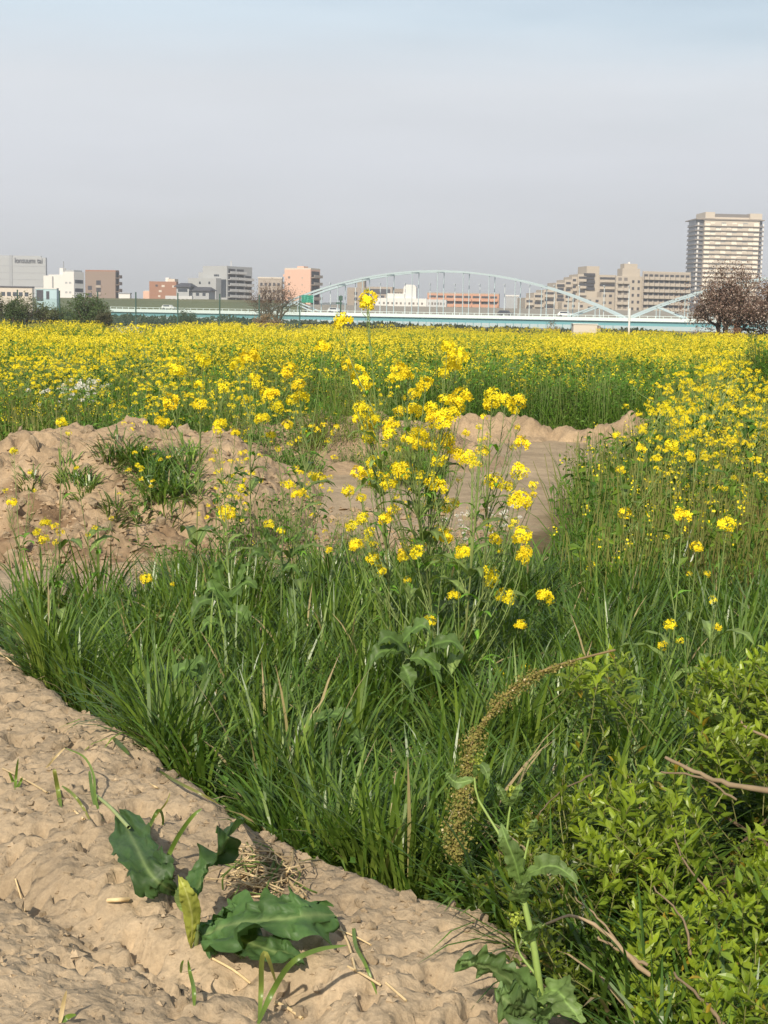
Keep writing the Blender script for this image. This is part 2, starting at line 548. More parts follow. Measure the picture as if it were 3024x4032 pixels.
def h_bank(x, y, fine=True):
    s = crest_s(x, y) * CSIGN
    s = s + 0.045 * fbm(x * 4, y * 4, 61, 3)
    top = 0.30 - 0.12 * sstep(-0.2, 0.9, x)
    z = top - 0.02 * sstep(0, 0.5, s) + 0.05 * sstep(0.7, 1.15, s + 0.12 * fbm(x * 2, y * 2, 62, 2))
    # shallow furrow that runs along the bank
    z = z - 0.07 * np.exp(-((s - 0.62 - 0.10 * fbm(x * 1.5, y * 1.5, 64, 2)) / 0.07) ** 2)
    z = np.where(s < 0, top - 1.25 * (-s) - 0.5 * np.minimum(-s, 0.06), z)
    z = z - 0.02 * np.exp(-(s / 0.035) ** 2)
    if fine:
        z = z + 0.035 * fbm(x * 3.1, y * 3.1, 65, 4)
        wx, wy = x + 0.05 * fbm(x * 6, y * 6, 76, 3), y + 0.05 * fbm(x * 6 + 9, y * 6, 77, 3)
        f1, f2 = worley(wx * 8, wy * 8, 66)
        lump = sstep(-0.25, 0.35, fbm(x * 1.4 + 3, y * 1.4, 67, 3))
        z = z + lump * 0.016 * (0.5 - f1) + (.3 + .7 * lump) * 0.02 * fbm(wx * 9, wy * 9, 79, 5, .65)
        g1, g2 = worley(wx * 21, wy * 21, 68)
        z = z + (0.35 + 0.65 * lump) * 0.012 * (0.45 - g1)
        k1, k2 = worley(wx * 47, wy * 47, 69)
        z = z + 0.011 * (0.45 - k1) + 0.008 * fbm(x * 24, y * 24, 71, 3)
        # little pits and cracks
        z = z - 0.036 * sstep(0.36, 0.5, fbm(x * 15, y * 15, 72, 2)) * (0.35 + lump)
        z = z - 0.022 * sstep(0.38, 0.47, fbm(x * 29, y * 29, 78, 2))
        c1, c2 = worley(wx * 3.0, wy * 3.0, 73)
        z = z - 0.022 * np.exp(-((c2 - c1) / 0.03) ** 2) * sstep(-.15, .3, fbm(x * 1.1, y * 1.1, 75, 2))
    return z
class Cache:
    """height grid with bilinear lookup, so that placing things is quick"""
    def __init__(c, fn, x0, x1, y0, y1, st):
        c.x0, c.y0, c.st = x0, y0, st
        c.X, c.Y = np.meshgrid(np.arange(x0, x1, st), np.arange(y0, y1, st))
        c.Z = fn(c.X, c.Y)
    def inside(c, x, y):
        return (x > c.x0) & (x < c.X[0, -2]) & (y > c.y0) & (y < c.Y[-2, 0])
    def __call__(c, x, y):
        u, v = (x - c.x0) / c.st, (y - c.y0) / c.st
        i, j = u.astype(int), v.astype(int)
        fu, fv = u - i, v - j
        Z = c.Z
        return (Z[j, i] * (1 - fu) + Z[j, i + 1] * fu) * (1 - fv) + (Z[j + 1, i] * (1 - fu) + Z[j + 1, i + 1] * fu) * fv
C_BANK = Cache(h_bank, -3.4, 1.6, 1.2, 8.6, 0.0125)
C_MOUND = Cache(h_mound, -6.5, 1.3, 8.6, 15.2, 0.0215)
C_HEAP1 = Cache(h_mound2, -5, 3, 14, 20.5, 0.045)
C_RIDGE = Cache(h_ridge, -1, 6, 18.5, 22.2, 0.04)
C_HEAP2 = Cache(h_heap, 3.2, 9.5, 17.5, 23.5, 0.06)
C_NEAR = Cache(h_ground, -6, 8, 1.0, 26, 0.06)
def h_all(x, y):
    x, y = np.asarray(x, float), np.asarray(y, float)
    m = C_NEAR.inside(x, y)
    z = np.empty(x.shape)
    if m.any(): z[m] = C_NEAR(x[m], y[m])
    if (~m).any(): z[~m] = h_ground(x[~m], y[~m])
    for c in (C_BANK, C_MOUND, C_HEAP1, C_RIDGE, C_HEAP2):
        m = c.inside(x, y)
        if m.any():
            z[m] = np.maximum(z[m], c(x[m], y[m]))
    return z
def hz(x, y):
    return float(h_all(np.array([x]), np.array([y]))[0])
def ongrd(px, py, it=14):
    """where the line of sight through a photograph pixel meets the terrain"""
    d = raydir(px, py)
    lo, hi = 1.5, 60.0
    ts = np.geomspace(1.8, 60, 500)
    P = CAM[None] + d[None] * (ts / d[1])[:, None]
    dz = P[:, 2] - h_all(P[:, 0], P[:, 1])
    k = np.argmax(dz < 0) if (dz < 0).any() else len(ts) - 1
    a, b = ts[max(k - 1, 0)], ts[k]
    for _ in range(it):
        m = 0.5 * (a + b)
        p = CAM + d * (m / d[1])
        if p[2] > hz(p[0], p[1]): a = m
        else: b = m
    p = CAM + d * (b / d[1])
    return p

def back_edge(x):
    return np.interp(x, [-6, -2.3, -1.2, 0, 0.8, 1.3, 1.8, 2.6, 9], [6.6, 7.1, 7.8, 8.2, 8.7, 9.8, 11.8, 15, 40])
def bare(x, y):
    """1 where the ground is bare soil, 0 where it is overgrown"""
    n = 0.35 * fbm(x * 1.2, y * 1.2, 81, 3)
    right = 1.65 + (y - 13) * 0.35 + n
    b = sstep(0.0, 0.5, y - back_edge(x) + n) * (1 - sstep(-.2, .2, x - right)) * (1 - sstep(20.7, 21.2, y + n))
    left_veg = sstep(14.0, 14.6, y + n) * (1 - sstep(-3.0, -2.6, x + n))
    b = b * (1 - left_veg)
    strip = sstep(57, 58, y + 3 * n) * (1 - sstep(69, 70, y + 3 * n)) * (1 - sstep(-9.5, -8.5, x)) * sstep(-19, -18, x)
    return np.maximum(b, strip)

def gridmesh(X, Y, Z, K, keep=None):
    n, m = X.shape
    g = Geo()
    i = np.arange(n - 1)[:, None] * m
    j = np.arange(m - 1)[None]
    F = np.stack([i + j, i + j + 1, i + m + j + 1, i + m + j], -1).reshape(-1, 4)
    if keep is not None:
        F = F[keep.ravel()[F].any(1)]
        used = np.unique(F)
        mp = np.full(n * m, -1)
        mp[used] = np.arange(len(used))
        F = mp[F]
        V = np.stack([X, Y, Z], -1).reshape(-1, 3)[used]
        K = K.reshape(-1, 3)[used]
    else:
        V = np.stack([X, Y, Z], -1).reshape(-1, 3)
        K = K.reshape(-1, 3)
    g.add(V, F, K)
    return g

d = np.concatenate([np.geomspace(0.6, 30, 330), np.geomspace(30.6, 6000, 90)])
u = np.linspace(-0.8, 0.8, 260)
Yg = np.repeat(d[:, None], len(u), 1)
Xg = (d[:, None] + 3.0) * u[None]
Zg = h_ground(Xg, Yg)
Zg = np.where(Yg > 100, Zg - 0.6 * sstep(100, 140, Yg), Zg)
bm_ = bare(Xg, Yg)[..., None]
pat = (0.5 + 0.5 * fbm(Xg * 0.8, Yg * 0.8, 91, 4))[..., None]
Kg = bm_ * (SOIL * (0.85 + 0.25 * pat)) + (1 - bm_) * (WEEDY * pat + SOIL_DK * 0.55 * (1 - pat))
tag(gridmesh(Xg, Yg, Zg, Kg).obj('ground', M_SOILFAR, smooth=True), kind='structure')

def patch(name, c, mat_, margin=0.03, tint=SOIL):
    X, Y, Z = c.X, c.Y, c.Z
    keep = Z > h_ground(X, Y) - margin
    pt = (0.5 + 0.5 * fbm(X * 1.7, Y * 1.7, 95, 5))[..., None]
    K = tint * (0.86 + 0.28 * pt)
    if name == 'soil_mound':   # damper, browner soil slumped along the foot
        damp = (sstep(.05, .45, fbm(X * 2.2, Y * 3.5, 97, 4)) * (1 - sstep(10.4, 11.3, Y)) * sstep(9.2, 9.6, Y))[..., None]
        K = K * (1 - damp) + SOIL_DK * .62 * damp
    return tag(gridmesh(X, Y, Z, K, keep).obj(name, mat_, smooth=True), kind='structure')
BANK = patch('soil_bank', C_BANK, M_SOIL)
MOUND = patch('soil_mound', C_MOUND, M_SOILFAR, tint=SOIL * np.array([0.98, 0.93, 0.89]))
patch('soil_heap', C_HEAP1, M_SOILFAR, tint=SOIL * np.array([0.95, 0.89, 0.85]))
patch('soil_ridge', C_RIDGE, M_SOILFAR, tint=SOIL * np.array([0.96, 0.91, 0.87]))
patch('soil_heap', C_HEAP2, M_SOILFAR, tint=SOIL * np.array([0.95, 0.89, 0.85]))

# clods lying on the bank and on the mound
def clodmesh(seed):
    b = bmesh.new()
    bmesh.ops.create_icosphere(b, subdivisions=2, radius=1.0)
    rs = np.random.RandomState(seed)
    ax = rs.randn(9, 3)
    ax /= np.linalg.norm(ax, axis=1)[:, None]
    cut = 0.6 + 0.3 * rs.rand(9)
    g = Geo()
    V = np.array([v.co[:] for v in b.verts])
    for a_, c_ in zip(ax, cut):
        dd = V @ a_
        V = V - np.where(dd > c_, dd - c_, 0)[:, None] * a_
    V *= (1 + 0.17 * rs.randn(len(V), 1))
    V[:, 2] *= 0.7
    F = [[v.index for v in f.verts] for f in b.faces]
    b.free()
    g.add(V, F, SOIL * (0.9 + 0.15 * rs.rand()))
    return g.mesh('clod', M_SOIL, False)
CLODS = [clodmesh(i) for i in range(6)]
rs = np.random.RandomState(5)
k = 0
while k < 280:
    x, y = rs.uniform(-2.2, 0.9), rs.uniform(2.2, 6.4)
    s = crest_s(np.array([x]), np.array([y]))[0] * CSIGN
    if s < -0.12 or s > 1.6 or (s > 0.25 and rs.rand() < 0.55):
        continue
    r = 0.005 + 0.019 * rs.rand() ** 3.5 + (0.005 if s < 0.1 else 0)
    mob('clod', CLODS[rs.randint(6)], BANK, (x, y, hz(x, y) + r * 0.15), rs.rand(3) * 6, r * (0.8 + 0.5 * rs.rand(3)))
    k += 1
k = 0
while k < 260:
    x, y = rs.uniform(-4.2, 0.9), rs.uniform(9.0, 12.6)
    if bare(np.array([x]), np.array([y]))[0] < 0.6 or rs.rand() > 1.25 - (y - 9) * 0.25:
        continue
    r = 0.016 + 0.05 * rs.rand() ** 3
    mob('clod', CLODS[rs.randint(6)], MOUND, (x, y, hz(x, y) + r * 0.2), rs.rand(3) * 6, r * (0.8 + 0.5 * rs.rand(3)))
    k += 1

# fine crumbs of soil, too many to count
def crumbs(name, parent, n, box, rr, seed, cond, tint):
    rs = np.random.RandomState(seed)
    x, y = rs.uniform(box[0], box[1], n), rs.uniform(box[2], box[3], n)
    m = cond(x, y, rs)
    x, y = x[m], y[m]
    n = len(x)
    r = rr[0] + rr[1] * rs.rand(n) ** 4
    O = np.array([(1, 0, 0), (-1, 0, 0), (0, 1, 0), (0, -1, 0), (0, 0, 1), (0, 0, -1)], float)
    V = O[None] * (0.6 + .8 * rs.rand(n, 6, 1)) + .25 * rs.randn(n, 6, 3)
    c, s_ = np.cos(rs.rand(n) * 6.28), np.sin(rs.rand(n) * 6.28)
    V = np.stack([V[..., 0] * c[:, None] - V[..., 1] * s_[:, None], V[..., 0] * s_[:, None] + V[..., 1] * c[:, None], V[..., 2] * .75], -1)
    V = V * r[:, None, None] + np.stack([x, y, h_all(x, y) + r * .25], -1)[:, None]
    F = np.array([(0, 2, 4), (2, 1, 4), (1, 3, 4), (3, 0, 4), (2, 0, 5), (1, 2, 5), (3, 1, 5), (0, 3, 5)])
    g = Geo()
    g.add(V.reshape(-1, 3), ((np.arange(n) * 6)[:, None, None] + F[None]).reshape(-1, 3), np.repeat(tint * (.82 + .3 * rs.rand(n, 1)), 6, 0))
    o = g.obj(name, M_SOIL, parent)
    return stuff(o)
crumbs('crumbs', BANK, 24000, (-2.4, 1.1, 2.0, 6.6), (.0018, .009), 15, lambda x, y, rs: (crest_s(x, y) * CSIGN > -.15) & (crest_s(x, y) * CSIGN < 1.9) & (fbm(x * 3, y * 3, 16, 3) + .5 * rs.rand(len(x)) > .12), SOIL)
crumbs('crumbs', MOUND, 16000, (-4.6, 1.0, 9.0, 13.0), (.006, .026), 17, lambda x, y, rs: (bare(x, y) > .6) & (fbm(x * 1.6, y * 1.6, 18, 3) + .6 * rs.rand(len(x)) > .15 + .12 * (y - 9.5)), SOIL * np.array([.97, .92, .88]))
# ---------------------------------------------------------------- near grass
def clump_blades(cx, cy, nb, hgt, spread, rs, tilt=(0.05, 0.55), droop=(0.5, 1.9), wid=(0.007, 0.0145), out=0.65):
    """blades of many tufts; cx, cy arrays of tuft centres, nb blades each"""
    n = len(cx) * nb
    i = np.repeat(np.arange(len(cx)), nb)
    a = rs.rand(n) * 2 * math.pi
    r = spread[i] * np.sqrt(rs.rand(n))
    x, y = cx[i] + r * np.cos(a), cy[i] + r * np.sin(a)
    z = h_all(x, y) - 0.01
    lean = (rs.rand(len(cx)) * 2 * math.pi)[i]
    az = np.where(rs.rand(n) < out, a + rs.randn(n) * 0.5, lean + rs.randn(n) * 0.6)
    L = hgt[i] * (0.55 + 0.65 * rs.rand(n))
    a0 = tilt[0] + (tilt[1] - tilt[0]) * rs.rand(n) ** 1.3
    a1 = a0 + droop[0] + (droop[1] - droop[0]) * rs.rand(n)
    W = wid[0] + (wid[1] - wid[0]) * rs.rand(n)
    return np.stack([x, y, z], -1), L, W, az, a0, a1, i
def grass_cols(n, i, nc, rs, fresh=0.5):
    tone = np.clip(rs.rand(nc)[i] * 0.9 + rs.rand(n) * 0.4 - .15, 0, 1.15)
    tip = G_DK * (1 - tone)[:, None] + G_MID * 1.05 * tone[:, None]
    lite = (rs.rand(n) < 0.15)[:, None]
    tip = np.where(lite, G_LT * 0.9, tip)
    base = tip * 0.45 + (G_YEL * 0.8) * (0.2 + 0.55 * fresh * rs.rand(n))[:, None]
    dead = (rs.rand(n) < 0.018)[:, None]
    tip = np.where(dead, STRAWC * 0.7, tip)
    base = np.where(dead, STRAWC * 0.6, base)
    return base, tip

def sample_area(n, x0, x1, y0, y1, dens, rs):
    """n points in the box, kept with probability dens(x, y)"""
    X, Y = [], []
    got = 0
    while got < n:
        x, y = rs.uniform(x0, x1, 4 * n), rs.uniform(y0, y1, 4 * n)
        m = rs.rand(4 * n) < dens(x, y)
        X.append(x[m]); Y.append(y[m])
        got += m.sum()
    return np.concatenate(X)[:n], np.concatenate(Y)[:n]
def meadow(x, y):
    s = crest_s(x, y) * CSIGN
    n = 0.3 * fbm(x * 1.5, y * 1.5, 101, 3)
    m = (s < -0.10) & (y < back_edge(x) + n) & (np.abs(x) < y * 0.30 + 0.5)
    m &= (y < 7.6) | (fbm(x * 2, y * 2, 104, 2) > -.25)
    m &= ~((x > .72 + .1 * n) & (y < 4.25) & (x > .72 + (y - 3.2) * .15))
    leftgap = (x < -1.25 - 0.3 * n) & (y > 5.9) & (y < 9)
    return np.where(m, np.where(leftgap, 0.25, np.clip(0.55 + 1.6 * (n + 0.1), 0.25, 1.0)), 0)
rs = np.random.RandomState(11)
g = Geo()
cx, cy = sample_area(1350, -2.6, 3.0, 2.5, 9.0, meadow, rs)
hh = (0.27 + 0.16 * rs.rand(len(cx))) * (1 + 0.3 * fbm(cx * .9, cy * .9, 103, 2)) * (1 - .3 * sstep(6.2, 7.2, cy) * (1 - sstep(-1.5, -.9, cx)))
root, L, W, az, a0, a1, i = clump_blades(cx, cy, 34, hh, 0.025 + 0.05 * rs.rand(len(cx)), rs)
c0, c1 = grass_cols(len(L), i, len(cx), rs)
ribbons(g, root, L, W, az, a0, a1, c0, c1, 6, rs.randn(len(L)) * 0.5)
# taller upright tufts that stand out
cx, cy = sample_area(200, -2.2, 2.2, 3.6, 8.2, meadow, rs)
root, L, W, az, a0, a1, i = clump_blades(cx, cy, 60, 0.40 + 0.12 * rs.rand(len(cx)), 0.05 + 0.04 * rs.rand(len(cx)), rs, (0.0, 0.25), (0.2, 1.5), (0.008, 0.016), 0.8)
c0, c1 = grass_cols(len(L), i, len(cx), rs, 0.9)
c0 = c0 * 0.4 + G_YEL * 0.6
ribbons(g, root, L, W, az, a0, a1, c0, c1, 6, rs.randn(len(L)) * 0.4)
stuff(tag(g.obj('meadow_grass', M_GRASS), 'dark green uncut grass growing between the soil bank and the mound', 'grass'))

# low ground cover between the tufts: small round leaves
g = Geo()
cx, cy = sample_area(9000, -2.6, 3.2, 2.5, 10, lambda x, y: (meadow(x, y) > 0) * 0.8, rs)
n = len(cx)
zz = h_all(cx, cy) + 0.02 + 0.16 * rs.rand(n) ** 1.5
def small_leaves(g, P, size, nrm, col, rs, asp=0.55):
    """flat pointed leaves (6 vertices, 4 triangles, folded on the midrib)"""
    n = len(P)
    nrm = nrm / (np.linalg.norm(nrm, axis=1)[:, None] + 1e-9)
    q = rs.randn(n, 3)
    T = np.cross(nrm, q)
    T /= np.linalg.norm(T, axis=1)[:, None] + 1e-9
    S = np.cross(nrm, T)
    z = size[:, None]
    V = np.stack([P, P + T * z * 0.45 + S * z * asp * 0.5 + nrm * z * 0.10, P + T * z * 0.5 - nrm * z * 0.02, P + T * z * 0.45 - S * z * asp * 0.5 + nrm * z * 0.10, P + T * z - nrm * z * 0.12], 1)
    b = (np.arange(n) * 5)[:, None]
    F = np.stack([np.stack([b[:, 0], b[:, 0] + 1, b[:, 0] + 2], -1), np.stack([b[:, 0], b[:, 0] + 2, b[:, 0] + 3], -1),
                  np.stack([b[:, 0] + 1, b[:, 0] + 4, b[:, 0] + 2], -1), np.stack([b[:, 0] + 2, b[:, 0] + 4, b[:, 0] + 3], -1)], 1).reshape(-1, 3)
    g.add(V.reshape(-1, 3), F, np.repeat(col, 5, 0))
nr = rs.randn(n, 3) * 0.5 + [0, -0.2, 1]
tn = rs.rand(n, 1)
small_leaves(g, np.stack([cx, cy, zz], -1), 0.02 + 0.035 * rs.rand(n), nr, G_DK * (1 - tn) * 1.1 + G_MID * 1.1 * tn, rs, 0.7)
stuff(tag(g.obj('ground_cover', M_LEAF), 'low leafy weeds filling the gaps between the grass tufts', 'weeds'))

# tufts of grass growing on the mound
def tuft(name, label, pts, nb, h, spread, seed, droop=(0.6, 1.6), group=None, bright=1.0):
    rs = np.random.RandomState(seed)
    P = np.array([ongrd(*p)[:2] for p in pts])
    g = Geo()
    root, L, W, az, a0, a1, i = clump_blades(P[:, 0], P[:, 1], nb, np.full(len(P), h), np.full(len(P), spread), rs, (0.1, 0.9), droop, (0.009, 0.017), 0.7)
    c0, c1 = grass_cols(len(L), i, len(P), rs)
    o = P.mean(0)
    oz = hz(*o)
    ribbons(g, root - [o[0], o[1], oz], L, W, az, a0, a1, c0 * bright, c1 * bright, 4, rs.randn(len(L)) * 0.5)
    ob = g.obj(name, M_GRASS)
    ob.location = (o[0], o[1], oz)
    tag(ob, label, 'grass tuft', group)
tuft('grass_tuft', 'large curved clump of green grass hanging over the face of the soil mound',
     [(430, 1815), (480, 1805), (530, 1812), (560, 1840), (590, 1870), (600, 1910), (610, 1945), (640, 1965), (590, 1890), (560, 1860), (625, 1900), (650, 1930), (640, 1860), (670, 1985), (660, 1890), (690, 1950), (600, 1850)], 60, 0.25, 0.09, 1, (.9, 2.0), None, 1.35)
tuft('grass_tuft', 'narrow upright grass clump right of the large clump on the mound', [(735, 1830), (740, 1870), (730, 1910), (745, 1960), (750, 1800)], 40, 0.22, 0.08, 2, (.6, 1.6), None, 1.35)
tuft('grass_tuft', 'small dark grass clump low on the left face of the soil mound', [(280, 1900), (310, 1920), (330, 1945), (270, 1870), (300, 1900), (345, 1930)], 40, 0.16, 0.09, 3, (.6, 1.6), None, 1.35)
tuft('grass_tuft', 'little grass clump below the large clump near the foot of the mound', [(440, 2010), (460, 2030)], 34, 0.18, 0.08, 4)
tuft('grass_tuft', 'tiny grass sprout among the clods at the foot of the mound', [(555, 2030), (560, 2040)], 24, 0.1, 0.05, 5)
tuft('grass_tuft', 'small weed sprout at the far left of the soil mound', [(110, 1910), (125, 1925)], 30, 0.14, 0.06, 6)
tuft('grass_tuft', 'grass clump on the bare soil behind the tall flowering plants', [(1240, 1700), (1270, 1710), (1220, 1695)], 34, 0.22, 0.1, 7)
# ---------------------------------------------------------------- rape plants
def flowers(g, P, nrm, size, rs, col=YEL):
    """four-petalled flowers at P facing nrm"""
    n = len(P)
    nrm = nrm / (np.linalg.norm(nrm, axis=1)[:, None] + 1e-9)
    T = np.cross(nrm, rs.randn(n, 3))
    T /= np.linalg.norm(T, axis=1)[:, None] + 1e-9
    S = np.cross(nrm, T)
    sz = (size * (0.8 + 0.4 * rs.rand(n)))[:, None]
    tone = rs.rand(n, 1)
    K = col * (0.9 + 0.12 * tone) * [1, 0.94 + 0.1 * rs.rand(), 1]
    for k in range(4):
        c, s = math.cos(k * math.pi / 2), math.sin(k * math.pi / 2)
        U = T * c + S * s
        Q = -T * s + S * c
        V = np.stack([P, P + (U * 0.62 + Q * 0.34) * sz + nrm * sz * 0.12, P + U * sz + nrm * sz * 0.02, P + (U * 0.62 - Q * 0.34) * sz + nrm * sz * 0.12], 1)
        F = (np.arange(n) * 4)[:, None] + np.arange(4)[None]
        g.add(V.reshape(-1, 3), F, np.repeat(K, 4, 0))
def headgeo(seed, nfl=24, r=0.026, fs=0.0105, buds=True, col=YEL):
    """a domed flower head, stalk end at the origin, z up"""
    rs = np.random.RandomState(seed)
    g, gs = Geo(), Geo()
    th = np.arccos(1 - rs.rand(nfl) ** 0.9 * 1.65)
    ph = np.arange(nfl) * 2.4 + rs.rand(nfl)
    D = np.stack([np.sin(th) * np.cos(ph), np.sin(th) * np.sin(ph), np.cos(th)], -1)
    rad = r * (0.75 + 0.4 * rs.rand(nfl))
    P = D * rad[:, None] * [1, 1, 0.85]
    flowers(g, P, D + 0.35 * rs.randn(nfl, 3), np.full(nfl, fs), rs, col)
    if buds:
        nb = 14
        b = rs.randn(nb, 3) * [0.004, 0.004, 0.003] + [0, 0, r * 0.95]
        tone = rs.rand(nb, 1)
        small_leaves(g, b, np.full(nb, 0.007), rs.randn(nb, 3), np.array([0.45, 0.45, 0.05]) * (0.7 + .5 * tone), rs, 0.6)
    return g
HEADS = [headgeo(100 + i, 28 + 3 * i % 11, 0.024 + 0.001 * (i % 4)).mesh('flower_head', M_PETAL) for i in range(9)]
LOOSE = [headgeo(200 + i, 12 + i, 0.022, 0.010).mesh('flower_head', M_PETAL) for i in range(4)]

def stemcol(t, red=0.0):
    a = np.array([0.13, 0.17, 0.05]) * (1 - red) + np.array([0.16, 0.09, 0.05]) * red
    b = np.array([0.17, 0.24, 0.06])
    return a * (1 - t)[:, None] + b * t[:, None]
def pods(g, P, D, rs, n, L=0.035):
    """slender green seed pods and stalks around a stem part P (k,3)"""
    k = rs.randint(0, len(P) - 1, n)
    f = rs.rand(n, 1)
    p = P[k] * (1 - f) + P[k + 1] * f
    a = rs.rand(n) * 6.283
    d = np.stack([np.cos(a), np.sin(a), 0.7 + 0.5 * rs.rand(n)], -1)
    d /= np.linalg.norm(d, axis=1)[:, None]
    for q, dd in zip(p, d):
        l = L * (0.6 + 0.7 * rs.rand())
        tube(g, [q, q + dd * l * 0.45, q + dd * l * 0.8 + [0, 0, l * 0.25]], [0.0011, 0.0013, 0.0005], np.array([0.16, 0.22, 0.06]), 3)

def stem_leaf(g, p, az, L, W, seed, col, up=0.7, droop=0.9):
    d = np.array([math.cos(az), math.sin(az), 0])
    sp = [p, p + d * L * 0.35 + [0, 0, L * 0.35 * up], p + d * L * 0.75 + [0, 0, L * 0.4 * up], p + d * L + [0, 0, L * (0.4 * up - 0.35 * droop)]]
    V, F, A = leafgrid(sp, W, (-math.sin(az), math.cos(az), 0.1), 0.3, 0.18, 0.22, 10, 4, 'ovate', 0, seed)
    rib = (np.abs(A[:, 0:1]) < 0.1) * 1.0
    g.add(V, F, col * (1 + 0.7 * rib))

def rape_plant(name, label, root, heads, seed, group=None, leaves=10, red=0.2, basal=4, rad=0.0055, lean=None):
    """root (x,y); heads: world points + size; builds stem, branches, leaves, one flower_head part per head"""
    rs = np.random.RandomState(seed)
    o = np.array([root[0], root[1], hz(*root) - 0.01])
    e = empty(name, o)
    H = [(np.array(h[:3]) - o, h[3]) for h in heads]
    top = max(H, key=lambda h: h[0][2])[0]
    g, gl = Geo(), Geo()
    cen = np.mean([h[0] for h in H], 0)
    c1 = np.array([cen[0] * 0.25, cen[1] * 0.25, top[2] * 0.4]) + rs.randn(3) * [0.02, 0.02, 0]
    main = bez((0, 0, 0), c1, [top[0] * 0.8, top[1] * 0.8, top[2] * 0.75], top, 16)
    t = np.linspace(0, 1, 16)
    tube(g, main, rad * (1 - 0.72 * t), stemcol(t, red), 6)
    for p, sz in H:
        if np.allclose(p, top):
            path = main[-6:]
        else:
            dh = math.hypot(p[0] - cen[0], p[1] - cen[1])
            zs = np.clip(p[2] - 0.16 - 0.9 * dh - 0.2 * rs.rand(), 0.10 * top[2], 0.85 * top[2])
            k = np.argmin(np.abs(main[:, 2] - zs))
            s0 = main[k]
            up = (p[2] - s0[2])
            path = bez(s0, s0 + (p - s0) * [0.35, 0.35, 0.15] + [0, 0, up * 0.15], p - [0.12 * (p[0] - s0[0]), 0.12 * (p[1] - s0[1]), max(0.05, up * 0.45)], p, 9)
            tt = np.linspace(0.45, 1, 9)
            tube(g, path, rad * 0.55 * (1 - 0.6 * np.linspace(0, 1, 9)), stemcol(tt, red * 0.8), 5)
            if up > 0.2:
                stem_leaf(gl, path[2], rs.rand() * 6.28, 0.05 + 0.05 * rs.rand(), 0.010, rs.randint(9999), G_MID * (1.3 + 0.5 * rs.rand()), 0.8, 0.4)
        pods(g, path[-6:], None, rs, int(9 + 9 * rs.rand()))
        d = path[-1] - path[-2]
        q = Vector(d).to_track_quat('Z', 'Y') if np.linalg.norm(d) > 1e-6 else Vector((0, 0, 1)).to_track_quat('Z', 'Y')
        me = (HEADS if sz > 0.8 else LOOSE)[rs.randint(9 if sz > 0.8 else 4)]
        ho = mob('flower_head', me, e, p, (q @ Vector((0, 0, 1)).rotation_difference(Vector((0.2 * rs.randn(), 0.2 * rs.randn() - 0.15, 1)))).to_euler(), sz)
    for j in range(leaves):
        f = 0.05 + 0.6 * rs.rand()
        p = main[int(f * 15)]
        L = (0.20 * (1 - f) + 0.05) * (0.7 + 0.6 * rs.rand())
        stem_leaf(gl, p, rs.rand() * 6.28, L, L * 0.13, rs.randint(9999), np.array([.15, .21, .06]) * (.7 + .6 * rs.rand()), 0.8, 0.5)
    for j in range(basal):
        L = 0.16 + 0.12 * rs.rand()
        stem_leaf(gl, main[1], rs.rand() * 6.28, L, L * 0.2, rs.randint(9999), np.array([.13, .19, .06]) * (.8 + .5 * rs.rand()), 1.0, 0.7)
    g.obj('stem', M_STEM, e, True)
    stuff(gl.obj('leaves', M_LEAF, e, True))
    return tag(e, label, 'rape plant', group)

S1, S2 = 1.8228, 1.843
ZL = [(850,120,45),(920,190,55),(890,255,50),(820,310,40),(130,255,38),(200,310,50),(245,385,50),(500,290,50),(470,345,40),(560,330,35),
(690,395,50),(610,465,38),(550,490,25),(825,505,38),(900,520,45),(960,480,55),(920,560,40),(1175,475,48),(1170,540,45),(1270,510,45),(1370,520,45),(1330,580,30),
(225,555,40),(265,610,50),(290,680,55),(200,645,35),(330,640,30),(290,785,42),(500,595,32),(610,580,45),(735,575,45),(760,635,50),(815,680,45),(875,605,48),(740,690,30),
(440,695,48),(430,755,40),(565,790,40),(650,755,45),(635,830,38),(735,855,38),(845,790,48),(850,845,48),(990,930,50),(930,900,40),(785,960,42),(985,745,28),(1140,775,28),
(1105,880,40),(1390,825,45),(320,960,40),(205,1040,45),(290,1040,40),(325,1110,35),(425,1125,45),(540,1030,60),(490,1000,40),(135,1170,40),(225,1220,30),
(745,1110,50),(800,1140,45),(745,1260,45),(830,1290,38),(905,1255,35),(1180,1100,55),(1370,1030,55),(1290,1135,38),(1380,1225,55),(1340,1250,40),(1475,1130,30),(1475,1190,25),
(235,1365,40),(395,1375,38),(455,1305,35),(155,1420,36),(185,1555,42),(285,1470,35),(825,1500,50),(790,1445,30),(1400,1480,52),(1360,1520,35),(1195,1515,35),(1140,1400,30),(1340,1390,30),
(540,1625,45),(630,1615,45),(980,1615,40),(1420,1610,40),(1390,1650,40)]
PH = [(1300 + x / S2, 1300 + y / S2, r / S2) for x, y, r in ZL]
PH += [(x * S1, y * S1, r * S1) for x, y, r in ((1060, 1240, 15), (1062, 1258, 13), (1090, 1290, 16), (1178, 1290, 14), (980, 1287, 10), (928, 1343, 11), (1125, 1350, 10), (880, 1253, 8), (825, 1235, 9), (770, 1180, 11), (805, 1205, 10), (710, 1187, 8),
       (795, 645, 15), (793, 660, 12), (740, 695, 15), (1075, 1455, 10), (1135, 1443, 9), (1000, 1192, 13))]
